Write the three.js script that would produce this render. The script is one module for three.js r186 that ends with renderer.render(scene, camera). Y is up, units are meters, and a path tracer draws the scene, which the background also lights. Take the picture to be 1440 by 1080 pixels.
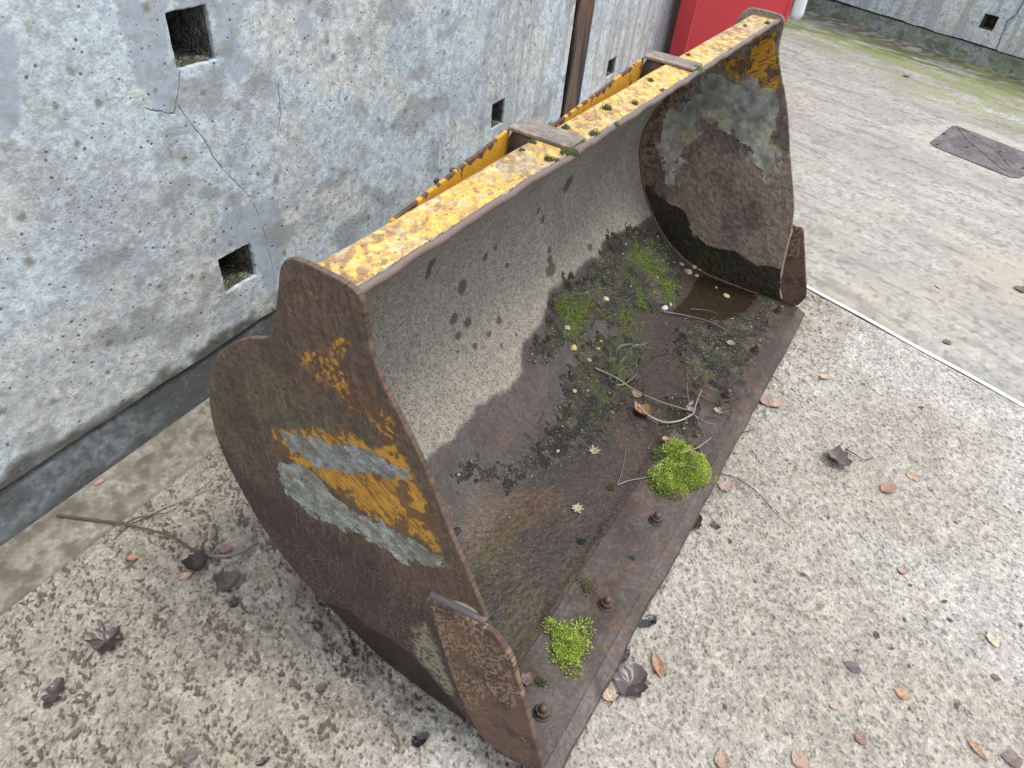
import * as THREE from 'three';
import { mergeGeometries } from 'three/addons/utils/BufferGeometryUtils.js';

// ------------------------------------------------------------------ camera
const scene = new THREE.Scene();
const F = 957, CW = 1440, CH = 1080;
const C = new THREE.Vector3(-0.62295, 1.79462, 0.12176);
const RX = new THREE.Vector3(0.531309, 0.093318, 0.842023);
const UY = new THREE.Vector3(0.529296, 0.739488, -0.415936);
const FW = new THREE.Vector3(0.66148, -0.66667, -0.343504);
const camera = new THREE.PerspectiveCamera(2 * Math.atan(CH / 2 / F) * 180 / Math.PI, CW / CH, 0.05, 400);
camera.position.copy(C);
camera.quaternion.setFromRotationMatrix(new THREE.Matrix4().makeBasis(RX, UY, FW.clone().negate()));
camera.updateMatrixWorld();

// ------------------------------------------------------------------ light: overcast sky, weak wide sun
const SKY_LEVEL = 1.02;
{
  const w = 256, h = 128, d = new Float32Array(w * h * 4);
  for (let j = 0; j < h; j++) for (let i = 0; i < w; i++) {
    const el = ((j + 0.5) / h - 0.5) * Math.PI;                // row 0 is the bottom
    const az = (i / w) * Math.PI * 2, s = Math.sin(el);
    const cloud = 1 + 0.06 * Math.sin(az * 3 + 4 * s) + 0.05 * Math.sin(az * 7 - 9 * s + 1.3);
    const b = el > 0 ? SKY_LEVEL * (1 + 1.6 * s) / 2.6 * 1.35 * cloud : 0.16;
    const k = (j * w + i) * 4;
    d[k] = b * 0.965; d[k + 1] = b; d[k + 2] = b * 1.05; d[k + 3] = 1;
  }
  const t = new THREE.DataTexture(d, w, h, THREE.RGBAFormat, THREE.FloatType);
  t.mapping = THREE.EquirectangularReflectionMapping; t.magFilter = THREE.LinearFilter; t.minFilter = THREE.LinearFilter;
  t.wrapS = THREE.RepeatWrapping; t.needsUpdate = true;
  scene.background = t; scene.environment = t;
}
const sun = new THREE.DirectionalLight(0xfff6ea, 1.5);
sun.position.set(2.6, 7, 2.6); sun.target.position.set(1.2, 0, -0.4);
sun.castShadow = true; sun.shadow.radius = 26; sun.shadow.mapSize.set(2048, 2048);
Object.assign(sun.shadow.camera, { left: -8, right: 8, top: 8, bottom: -8, near: 0.5, far: 30 });
scene.add(sun, sun.target);

const renderer = new THREE.WebGLRenderer({ antialias: true });
renderer.toneMapping = THREE.LinearToneMapping;
renderer.toneMappingExposure = 1.78;
renderer.shadowMap.enabled = true;

// ------------------------------------------------------------------ helpers: noise
let seed = 12345;
const rnd = () => { seed = (seed + 0x6D2B79F5) | 0; let t = Math.imul(seed ^ (seed >>> 15), 1 | seed); t = (t + Math.imul(t ^ (t >>> 7), 61 | t)) ^ t; return ((t ^ (t >>> 14)) >>> 0) / 4294967296; };
const rr = (a, b) => a + (b - a) * rnd();
const PERM = new Uint8Array(512), RV = new Float32Array(256);
for (let i = 0; i < 256; i++) { PERM[i] = i; RV[i] = rnd(); }
for (let i = 255; i > 0; i--) { const j = (rnd() * (i + 1)) | 0; const t = PERM[i]; PERM[i] = PERM[j]; PERM[j] = t; }
for (let i = 0; i < 256; i++) PERM[i + 256] = PERM[i];
const hash = (x, y) => RV[PERM[(PERM[x & 255] + y) & 255]];
const hash2 = (x, y) => RV[PERM[(PERM[(x + 91) & 255] + y * 3 + 37) & 255]];
const HT = new Float32Array(65536); for (let i = 0; i < 65536; i++) HT[i] = rnd();
function vn(x, y) {                                     // value noise 0..1
  const xi = Math.floor(x), yi = Math.floor(y); let u = x - xi, v = y - yi;
  u = u * u * (3 - 2 * u); v = v * v * (3 - 2 * v);
  const i0 = xi & 255, i1 = (xi + 1) & 255, j0 = (yi & 255) << 8, j1 = ((yi + 1) & 255) << 8, a = HT[j0 | i0], b = HT[j0 | i1], c = HT[j1 | i0], d = HT[j1 | i1];
  return a + (b - a) * u + (c - a) * v + (a - b - c + d) * u * v;
}
function fbm(x, y, o = 4) { let s = 0, a = 0.5, n = 0; for (let i = 0; i < o; i++) { s += a * vn(x, y); n += a; a *= 0.5; x = x * 2.03 + 17.1; y = y * 2.03 + 9.7; } return s / n; }
const cellOut = { d: 0, id: 0, id2: 0 };
function cell(x, y) {                                   // nearest jittered point: distance and two random numbers of it
  const xi = Math.floor(x), yi = Math.floor(y); let best = 9;
  for (let j = -1; j <= 1; j++) for (let i = -1; i <= 1; i++) {
    const cx = xi + i, cy = yi + j, a = hash(cx, cy), b = hash2(cx, cy);
    const dx = cx + a - x, dy = cy + b - y, d = dx * dx + dy * dy;
    if (d < best) { best = d; cellOut.id = hash2(cx + 7, cy + 13); cellOut.id2 = hash(cx + 31, cy + 5); }
  }
  cellOut.d = Math.sqrt(best); return cellOut;
}
const ss = (a, b, x) => { let t = (x - a) / (b - a); t = t < 0 ? 0 : t > 1 ? 1 : t; return t * t * (3 - 2 * t); };
const clamp = (x, a, b) => x < a ? a : x > b ? b : x;
const lerp = (a, b, t) => a + (b - a) * t;
const mixc = (c, d, t) => { c[0] += (d[0] - c[0]) * t; c[1] += (d[1] - c[1]) * t; c[2] += (d[2] - c[2]) * t; };
const mul = (c, k) => { c[0] *= k; c[1] *= k; c[2] *= k; };

// ------------------------------------------------------------------ helpers: photo pixel -> direction -> the surface it touches
function ray(px, py) { return RX.clone().multiplyScalar((px - CW / 2) / F).addScaledVector(UY, -(py - CH / 2) / F).add(FW); }
function onY(px, py, y = 0) { const d = ray(px, py); return C.clone().addScaledVector(d, (y - C.y) / d.y); }
function onX(px, py, x = 0) { const d = ray(px, py); return C.clone().addScaledVector(d, (x - C.x) / d.x); }
// long wall frame: s along, h up, n out towards the bucket
const WYAW = -0.04879, WB = new THREE.Vector3(0.0305, 0, -1.631);
const WD = new THREE.Vector3(Math.cos(WYAW), 0, Math.sin(WYAW)), WN = new THREE.Vector3(-Math.sin(WYAW), 0, Math.cos(WYAW));
const wallP = (s, h, n = 0) => WB.clone().addScaledVector(WD, s).addScaledVector(WN, n).setY(h);
function onPlane(px, py, P, N) { const d = ray(px, py); return C.clone().addScaledVector(d, P.clone().sub(C).dot(N) / d.dot(N)); }
function onWall(px, py) { const q = onPlane(px, py, WB, WN).sub(WB); return [q.dot(WD), q.y]; }
// far wall frame
const FB = new THREE.Vector3(8.6, 0, -0.38), FD = new THREE.Vector3(-0.39, 0, 1).normalize(), FN = new THREE.Vector3(-1, 0, -0.39).normalize();
const farP = (s, h, n = 0) => FB.clone().addScaledVector(FD, s).addScaledVector(FN, n).setY(h);
function onFar(px, py) { const q = onPlane(px, py, FB, FN).sub(FB); return [q.dot(FD), q.y]; }

// polygon with soft noisy border: signed distance, positive inside
class Poly {
  constructor(pts) {
    this.p = pts; this.x0 = 1e9; this.y0 = 1e9; this.x1 = -1e9; this.y1 = -1e9;
    for (const [x, y] of pts) { this.x0 = Math.min(this.x0, x); this.x1 = Math.max(this.x1, x); this.y0 = Math.min(this.y0, y); this.y1 = Math.max(this.y1, y); }
  }
  sd(x, y, m = 0.06) {
    if (x < this.x0 - m || x > this.x1 + m || y < this.y0 - m || y > this.y1 + m) return -m;
    if (!this.g) {                                      // bake a distance grid once
      const M = this.M = 0.09; this.nx = Math.min(420, Math.ceil((this.x1 - this.x0 + 2 * M) / 0.005)); this.ny = Math.min(420, Math.ceil((this.y1 - this.y0 + 2 * M) / 0.005));
      this.kx = this.nx / (this.x1 - this.x0 + 2 * M); this.ky = this.ny / (this.y1 - this.y0 + 2 * M); this.g = new Float32Array((this.nx + 1) * (this.ny + 1));
      for (let j = 0; j <= this.ny; j++) for (let i = 0; i <= this.nx; i++) this.g[j * (this.nx + 1) + i] = this.exact(this.x0 - M + i / this.kx, this.y0 - M + j / this.ky);
    }
    const u = (x - this.x0 + this.M) * this.kx, v = (y - this.y0 + this.M) * this.ky, i = Math.min(this.nx - 1, Math.max(0, u | 0)), j = Math.min(this.ny - 1, Math.max(0, v | 0)), a = u - i, b = v - j, k = j * (this.nx + 1) + i, g = this.g, n = this.nx + 1;
    const d = (g[k] * (1 - a) + g[k + 1] * a) * (1 - b) + (g[k + n] * (1 - a) + g[k + n + 1] * a) * b; return d < -m ? -m : d;
  }
  exact(x, y) {
    const p = this.p, n = p.length; let ins = false, best = 1e9;
    for (let i = 0, j = n - 1; i < n; j = i++) {
      const ax = p[i][0], ay = p[i][1], bx = p[j][0], by = p[j][1];
      if ((ay > y) !== (by > y) && x < (bx - ax) * (y - ay) / (by - ay) + ax) ins = !ins;
      const ex = bx - ax, ey = by - ay; let t = ((x - ax) * ex + (y - ay) * ey) / (ex * ex + ey * ey + 1e-12); t = t < 0 ? 0 : t > 1 ? 1 : t;
      const dx = ax + ex * t - x, dy = ay + ey * t - y, d = dx * dx + dy * dy; if (d < best) best = d;
    }
    best = Math.sqrt(best); return ins ? best : -best;
  }
}
class Path {                                            // open polyline: distance
  constructor(pts) { this.p = pts; this.x0 = Math.min(...pts.map(q => q[0])); this.x1 = Math.max(...pts.map(q => q[0])); this.y0 = Math.min(...pts.map(q => q[1])); this.y1 = Math.max(...pts.map(q => q[1])); }
  d(x, y, m = 0.03) {
    if (x < this.x0 - m || x > this.x1 + m || y < this.y0 - m || y > this.y1 + m) return m;
    let best = m * m;
    for (let i = 1; i < this.p.length; i++) {
      const ax = this.p[i - 1][0], ay = this.p[i - 1][1], ex = this.p[i][0] - ax, ey = this.p[i][1] - ay;
      let t = ((x - ax) * ex + (y - ay) * ey) / (ex * ex + ey * ey + 1e-12); t = clamp(t, 0, 1);
      const dx = ax + ex * t - x, dy = ay + ey * t - y, d = dx * dx + dy * dy; if (d < best) best = d;
    }
    return Math.sqrt(best);
  }
}

// ------------------------------------------------------------------ helpers: textures. fn(x, y, o) fills o.c (sRGB 0..255), o.h (0..1 relief), o.r (roughness)
function makeTex(w, h, x0, x1, y0, y1, fn, opt = {}) {
  const col = new Uint8Array(w * h * 4), hgt = new Uint8Array(w * h * 4), rgh = opt.rough ? new Uint8Array(w * h * 4) : null;
  const o = { c: [0, 0, 0], h: 0.5, r: 0.9 };
  for (let j = 0; j < h; j++) for (let i = 0; i < w; i++) {
    const x = x0 + (x1 - x0) * (i + 0.5) / w, y = y0 + (y1 - y0) * (j + 0.5) / h, k = (j * w + i) * 4;
    o.h = 0.5; o.r = 0.9; fn(x, y, o);
    col[k] = clamp(o.c[0], 0, 255); col[k + 1] = clamp(o.c[1], 0, 255); col[k + 2] = clamp(o.c[2], 0, 255); col[k + 3] = 255;
    const g = clamp(o.h, 0, 1) * 255; hgt[k] = hgt[k + 1] = hgt[k + 2] = g; hgt[k + 3] = 255;
    if (rgh) { const q = clamp(o.r, 0, 1) * 255; rgh[k] = rgh[k + 1] = rgh[k + 2] = q; rgh[k + 3] = 255; }
  }
  const mk = (data, srgb) => { const t = new THREE.DataTexture(data, w, h, THREE.RGBAFormat); t.wrapS = t.wrapT = THREE.MirroredRepeatWrapping; t.magFilter = THREE.LinearFilter; t.minFilter = THREE.LinearMipmapLinearFilter; t.generateMipmaps = true; if (srgb) t.colorSpace = THREE.SRGBColorSpace; t.needsUpdate = true; return t; };
  const m = new THREE.MeshStandardMaterial({ map: mk(col, true), bumpMap: mk(hgt), bumpScale: opt.bump ?? 0.004, roughness: opt.rough ? 1 : (opt.r ?? 0.9), metalness: opt.metal ?? 0 });
  if (rgh) m.roughnessMap = mk(rgh);
  m.color.setScalar(opt.k ?? ALB);
  m.userData.uv = (x, y) => [(x - x0) / (x1 - x0), (y - y0) / (y1 - y0)];
  return m;
}
const ALB = 0.66;                                       // the colours below are written as the bright photograph shows them; this brings them back to base colours
const flat = (r, g, b, rough = 0.8, extra = {}) => { const m = new THREE.MeshStandardMaterial({ roughness: rough, ...extra }); m.color.setRGB(r / 255, g / 255, b / 255, THREE.SRGBColorSpace).multiplyScalar(ALB); return m; };

// ------------------------------------------------------------------ helpers: objects
const used = {};
function numbered(n) { if (used[n] === undefined) { used[n] = 0; return n; } used[n]++; return n + '_' + String(used[n]).padStart(3, '0'); }
function mesh(name, geo, mat, parent) { const m = new THREE.Mesh(geo, mat); m.name = parent ? name : numbered(name); m.castShadow = m.receiveShadow = true; (parent || scene).add(m); return m; }
function tag(o, label, category, group) { o.userData.label = label; o.userData.category = category; if (group) o.userData.group = group; return o; }
function thing(name, label, category, group) { const g = new THREE.Group(); g.name = numbered(name); scene.add(g); return tag(g, label, category, group); }
function struct(name, geo, mat) { const m = mesh(name, geo, mat); m.userData.kind = 'structure'; return m; }
function geoFrom(pos, idx, uv, colr) {
  const g = new THREE.BufferGeometry(); g.setAttribute('position', new THREE.Float32BufferAttribute(pos, 3));
  if (uv) g.setAttribute('uv', new THREE.Float32BufferAttribute(uv, 2));
  if (colr) g.setAttribute('color', new THREE.Float32BufferAttribute(colr, 3));
  g.setIndex(idx); g.computeVertexNormals(); return g;
}
// a plate cut to an outline in the z-y plane, thickness along x from x0 to x0 + t
function plateZY(pts, x0, t, uvf, bevel = 0.0025, holes) {
  const sh = new THREE.Shape(pts.map(([z, y]) => new THREE.Vector2(z, y)));
  const g = new THREE.ExtrudeGeometry(sh, { depth: t - 2 * bevel, bevelEnabled: bevel > 0, bevelThickness: bevel, bevelSize: bevel, bevelOffset: -bevel, bevelSegments: 2, steps: 1 });
  const p = g.attributes.position, uv = g.attributes.uv;
  for (let i = 0; i < p.count; i++) { const a = p.getX(i), b = p.getY(i), c = p.getZ(i); p.setXYZ(i, x0 + bevel + c, b, a); if (uvf) { const q = uvf(a, b); uv.setXY(i, q[0], q[1]); } }
  for (let i = 0; i < p.count; i += 3) for (const at of [p, uv]) { const n = at.itemSize; for (let k = 0; k < n; k++) { const A = at.array[(i + 1) * n + k]; at.array[(i + 1) * n + k] = at.array[(i + 2) * n + k]; at.array[(i + 2) * n + k] = A; } }
  g.computeVertexNormals(); return g;
}
function boxGeo(x0, x1, y0, y1, z0, z1, bev = 0.002, uvf) {
  const b = Math.min(bev, (x1 - x0) / 3, (y1 - y0) / 3, (z1 - z0) / 3);
  const g = plateZY([[z0, y0], [z1, y0], [z1, y1], [z0, y1]], x0, x1 - x0, null, b);
  if (uvf) { const p = g.attributes.position, uv = g.attributes.uv; for (let i = 0; i < p.count; i++) { const q = uvf(p.getX(i), p.getY(i), p.getZ(i)); uv.setXY(i, q[0], q[1]); } }
  return g;
}
function spline(pts, n, closed = false) { const c = new THREE.CatmullRomCurve3(pts.map(([a, b]) => new THREE.Vector3(a, b, 0)), closed, 'centripetal'); return c.getPoints(n).map(v => [v.x, v.y]); }
function tube(points, radius, seg = 24, rad = 6, jitter = 0, taper = 0.3) {
  const curve = new THREE.CatmullRomCurve3(points, false, 'centripetal'), g = new THREE.TubeGeometry(curve, seg, radius, rad, false), p = g.attributes.position;
  for (let i = 0; i <= seg; i++) {
    const c = curve.getPointAt(i / seg), k = (1 - taper * i / seg) * (1 + jitter * (rnd() - 0.5));
    for (let j = 0; j <= rad; j++) { const q = i * (rad + 1) + j; p.setXYZ(q, c.x + (p.getX(q) - c.x) * k, c.y + (p.getY(q) - c.y) * k, c.z + (p.getZ(q) - c.z) * k); }
  }
  g.computeVertexNormals(); return g;
}

// ================================================================== GROUND
const JX = z => 2.716 - 0.314 * z;                       // the joint between the rough slab and the brushed slab beyond the bucket
const STRIP = x => -1.425 - 0.045 * x;                   // the joint beside the wall
const wallZ = x => -1.631 - 0.0488 * (x - 0.0305);
struct('ground', new THREE.PlaneGeometry(240, 240).rotateX(-Math.PI / 2).translate(0, -0.035, 0), flat(92, 90, 86, 0.95));

const plateFootLine = new Path([[420, 815], [460, 858], [500, 900], [545, 940], [600, 975], [650, 1012], [720, 1070], [770, 1100]].map(q => { const v = onY(...q); return [v.x - 0.01, v.z]; }));
const roughSlab = makeTex(2048, 2048, -1.2, 2.9, -1.5, 2.6, (x, z, o) => {
  const mid = fbm(x * 13, z * 13, 3), warp = (mid - 0.5) * 0.03, ridgeX = x + 0.3 * z + warp;
  const big = fbm(x * 1.7 + 3, z * 1.7, 3), fine = fbm(x * 75, z * 75, 3), grit = vn(x * 340, z * 340);
  const ridge = fbm(ridgeX * 34, (z - 0.3 * x) * 7 + 5, 3);
  const left = ss(-0.05, -0.6, z - 0.2 * x + (mid - 0.5) * 0.3);                          // coarser tamped finish on the wall side
  const cl = cell(x * 95 + (fine - 0.5) * 1.4, z * 95), agg = ss(0.55, 0.15, cl.d) * cl.id, aid = cl.id2;
  const crev = ss(0.58 - 0.02 * left, 0.74, fbm(ridgeX * 150 + 40, z * 110 + 11, 3) * 0.75 + 0.25 * fbm(ridgeX * 75 + 40, z * 60 + 11, 2) + (ridge - 0.5) * (0.12 + 0.26 * left));
  const relief = 0.5 + (fine - 0.5) * 0.45 + (mid - 0.5) * 0.2 + (ridge - 0.5) * (0.25 + 0.45 * left) + agg * 0.15 - crev * 0.35;
  const c = o.c; c[0] = 178; c[1] = 174; c[2] = 167;
  mixc(c, [166, 158, 146], ss(0.4, 0.7, big) * 0.5); mixc(c, [198, 197, 195], ss(0.55, 0.35, big) * 0.4); mixc(c, [158, 150, 134], left * 0.6);
  mul(c, 0.78 + 0.38 * fine + 0.26 * (grit - 0.5) + 0.18 * (mid - 0.5));
  if (aid > 0.5) mixc(c, aid > 0.85 ? [220, 212, 196] : aid > 0.68 ? [212, 214, 214] : [188, 168, 142], agg * 0.55); else if (aid < 0.2) mixc(c, [104, 98, 92], agg * 0.75);
  mixc(c, [82, 73, 62], crev * (0.32 + 0.46 * left));
  const soil = ss(0.05, 0.0, plateFootLine.d(x, z, 0.09) - (fbm(x * 24 + 9, z * 24, 4) - 0.45) * 0.14); mixc(c, [58, 50, 42], soil * (0.35 + 0.6 * crev));  // ragged darker band along the foot of the near end plate
  const wet = ss(0.56, 0.7, fbm(x * 3.4 + 40, z * 3.4 + 12, 4)) * ss(0.35, 0.6, fbm(x * 40 + 3, z * 40, 2)); mixc(c, [132, 123, 110], wet * (0.2 + 0.2 * left));
  const dirt = cell(x * 22 + 5 + mid, z * 22 + 7); if (dirt.id > 0.62) mixc(c, [92, 84, 76], ss(0.05 + 0.1 * dirt.id2, 0.01, dirt.d + (fine - 0.5) * 0.2) * 0.6);
  o.h = relief;
}, { bump: 0.011, r: 0.88 });
{ // rough slab as a real relief sheet
  const nx = 760, nz = 700, z1 = 2.6, zz0 = STRIP(0.6), pos = [], uv = [], idx = [];
  for (let j = 0; j <= nz; j++) for (let i = 0; i <= nx; i++) {
    const v = j / nz, u = i / nx; let z = lerp(zz0, z1, Math.pow(v, 1.15)); const xe = JX(z) - 0.003, x = lerp(-1.4, xe, u);
    if (j === 0) z = STRIP(x) + 0.006; else z += (STRIP(x) + 0.006 - zz0) * (1 - v);
    const edge = Math.min(1, Math.min(j, nz - j, nx - i) / 3), rx = x + 0.3 * z + (vn(x * 13, z * 13) - 0.5) * 0.03, left = ss(-0.05, -0.6, z - 0.2 * x);
    const crev = ss(0.54, 0.74, fbm(rx * 75 + 40, z * 60 + 11, 2)), tamp = ss(0.5, 0.75, fbm(rx * 34, (z - 0.3 * x) * 7 + 5, 3));
    const y = -(0.0038 * crev * (0.6 + 1.0 * left) + 0.005 * tamp * (0.25 + left) + 0.002 * vn(x * 9, z * 9)) * edge - (1 - edge) * 0.005;
    pos.push(x, y, z); uv.push(...roughSlab.userData.uv(x, z));
  }
  for (let j = 0; j < nz; j++) for (let i = 0; i < nx; i++) { const a = j * (nx + 1) + i; idx.push(a, a + nx + 1, a + 1, a + 1, a + nx + 1, a + nx + 2); }
  struct('concrete_slab', geoFrom(pos, idx, uv), roughSlab);
}
// smoother strip between the joint and the wall
const stripMat = makeTex(1024, 128, -1.2, 2.4, -0.22, 0.02, (x, z, o) => {
  const big = fbm(x * 5, z * 5, 4), fine = fbm(x * 90, z * 90, 3), st = fbm(x * 20 + 7, z * 30, 5); const c = o.c;
  c[0] = 150; c[1] = 145; c[2] = 134; mul(c, 0.62 + 0.46 * fine + 0.28 * big);
  mixc(c, [86, 80, 68], ss(0.5, 0.72, st + (fine - 0.5) * 0.3) * 0.6); mixc(c, [108, 102, 84], ss(0.5, 0.7, fbm(x * 16 + 30, z * 24, 4)) * 0.45); o.h = fine; o.r = 0.85;
}, { bump: 0.003 });
{
  const pos = [], uv = [], idx = [], n = 120;
  for (let i = 0; i <= n; i++) { const x = lerp(-1.8, 9.4, i / n), a = wallZ(x) - 0.05, b = STRIP(x) - 0.004; for (const [k, z] of [[0, a], [1, b]]) { pos.push(x, k ? -0.002 : 0.002, z); uv.push(...stripMat.userData.uv(x, k ? 0.0 : -0.2)); } pos.push(x, -0.03, b); uv.push(...stripMat.userData.uv(x, 0.01)); }
  for (let i = 0; i < n; i++) { const a = i * 3; for (const k of [0, 1]) idx.push(a + k, a + k + 1, a + k + 3, a + k + 3, a + k + 1, a + k + 4); }
  struct('concrete_slab', geoFrom(pos, idx, uv), stripMat);
}
// brushed slab out to the far wall
const MH = [onY(1309, 198), onY(1338, 177), onY(1347, 176), onY(1440, 212)].map(v => [v.x, v.z]);
const mhC = [5.62, 0.6];
const brushSlab = makeTex(1536, 1152, 2.3, 9.5, -2.3, 3.1, (x, z, o) => {
  const a = 0.29, c0 = Math.cos(a), s0 = Math.sin(a), al = -x * s0 + z * c0, ac = x * c0 + z * s0;   // al runs along the brush marks
  const w = (fbm(x * 2.5, z * 2.5, 3) - 0.5) * 0.12;
  const br = fbm((ac + w) * 42, al * 2.2, 3), br2 = fbm((ac + w) * 11 + 9, al * 1.3, 3), big = fbm(x * 1.1 + 2, z * 1.1 + 6, 4), fine = fbm(x * 45, z * 45, 3);
  const c = o.c; c[0] = 176; c[1] = 174; c[2] = 168; mul(c, 0.86 + 0.13 * br + 0.16 * (br2 - 0.4) + 0.3 * (fine - 0.5) + 0.1 * (vn(x * 160, z * 160) - 0.5));
  mixc(c, [150, 147, 145], ss(0.46, 0.68, fbm((ac + w) * 3.2 + 12, al * 1.5, 4)) * 0.45); mixc(c, [188, 178, 158], ss(0.5, 0.75, big) * 0.45);
  mixc(c, [126, 122, 118], ss(0.62, 0.76, fbm((ac) * 14, al * 4 + 33, 3)) * 0.45);
  const q = (x - 8.6) * FN.x + (z + 0.38) * FN.z, s = (x - 8.6) * FD.x + (z + 0.38) * FD.z;                // metres out from the far wall, along it
  const alg = fbm(ac * 8, al * 3 + 4, 4), side = ss(-1.0, 0.0, s);
  mixc(c, [126, 136, 74], ss(0.36, 0.6, alg) * ss(1.9, 0.5, q + (big - 0.5)) * (0.25 + 0.5 * side));
  mixc(c, [92, 108, 50], ss(0.42, 0.6, fbm(ac * 12 + 5, al * 4, 3)) * ss(0.34, 0.06, Math.abs(q - 0.62 + 0.2 * s + 0.1 * (alg - 0.5))) * 0.8);
  mixc(c, [96, 84, 72], ss(0.35, 0.62, fbm(x * 14, z * 14, 4)) * ss(Math.max(0.3, 0.75 - 0.25 * s), 0.05, q) * 0.9);       // litter and soil along the foot of the wall
  const patch = Math.hypot((x - mhC[0]) * 0.95, z - mhC[1]) + (fbm(x * 6, z * 6, 3) - 0.5) * 0.35; mixc(c, [198, 200, 188], ss(0.56, 0.44, patch) * 0.4);
  const far = ss(0.62, 0.8, fbm(x * 30 + 9, z * 30, 2)); mixc(c, [104, 98, 92], far * 0.35);
  o.h = 0.3 * br + 0.35 * br2 + 0.3 * fine; o.r = 0.85;
}, { bump: 0.006 });
{
  const pos = [], uv = [], idx = [], nz = 60, nx = 60;
  for (let j = 0; j <= nz; j++) for (let i = 0; i <= nx; i++) {
    let z = lerp(-2.2, 6, j / nz); const x0 = JX(z) + 0.002, x = lerp(x0, 13 - 0 * z, i / nx); const zz = Math.max(z, STRIP(x) + 0.006);
    pos.push(x, (fbm(x * 3, zz * 3, 2) - 0.7) * 0.004, zz); uv.push(...brushSlab.userData.uv(x, zz));
  }
  for (let j = 0; j < nz; j++) for (let i = 0; i < nx; i++) { const a = j * (nx + 1) + i; idx.push(a, a + nx + 1, a + 1, a + 1, a + nx + 1, a + nx + 2); }
  struct('concrete_slab', geoFrom(pos, idx, uv), brushSlab);
}
{ // white strip lying in the joint
  const pts = []; for (let i = 0; i <= 40; i++) { const z = lerp(-1.3, 4, i / 40); pts.push(new THREE.Vector3(JX(z) + 0.003 * Math.sin(i * 1.7), -0.003, z)); }
  const g = tube(pts, 0.0125, 160, 8, 0.1, 0).scale(1, 0.36, 1);
  tag(mesh('joint_strip', g, flat(250, 252, 255, 0.5)), 'thin white strip running along the slab joint beyond the bucket', 'joint strip');
}

// ================================================================== LONG WALL
const S1 = 3.225;
const holeRects = [[0.557, 0.692, 1.097, 1.239], [0.551, 0.692, 0.358, 0.492], [2.346, 2.476, 0.395, 0.525], [2.346, 2.476, 1.1, 1.24]];
const W = (...a) => a.map(q => onWall(...q));
const cracks = [W([250, 150], [283, 190], [300, 222], [312, 238], [335, 260], [352, 278]), W([392, 120], [395, 160], [388, 200], [378, 235], [362, 262], [352, 285]), W([160, 158], [205, 154], [245, 160], [250, 130], [252, 100]), W([356, 285], [372, 330], [386, 400])].map(p => new Path(p));
const bluePatch = [W([160, 20], [175, 0], [232, 5], [238, 60], [250, 100], [245, 135], [235, 155], [212, 152], [190, 110], [178, 60]), W([300, 5], [345, 0], [335, 60], [355, 90], [335, 130], [318, 100], [305, 80]), W([310, 300], [345, 285], [380, 280], [400, 310], [398, 360], [385, 420], [362, 385], [350, 342], [308, 362]), W([0, 60], [20, 40], [30, 120], [20, 190], [0, 210]), W([415, 10], [440, 0], [436, 55], [424, 78])].map(p => new Poly(p));
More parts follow.
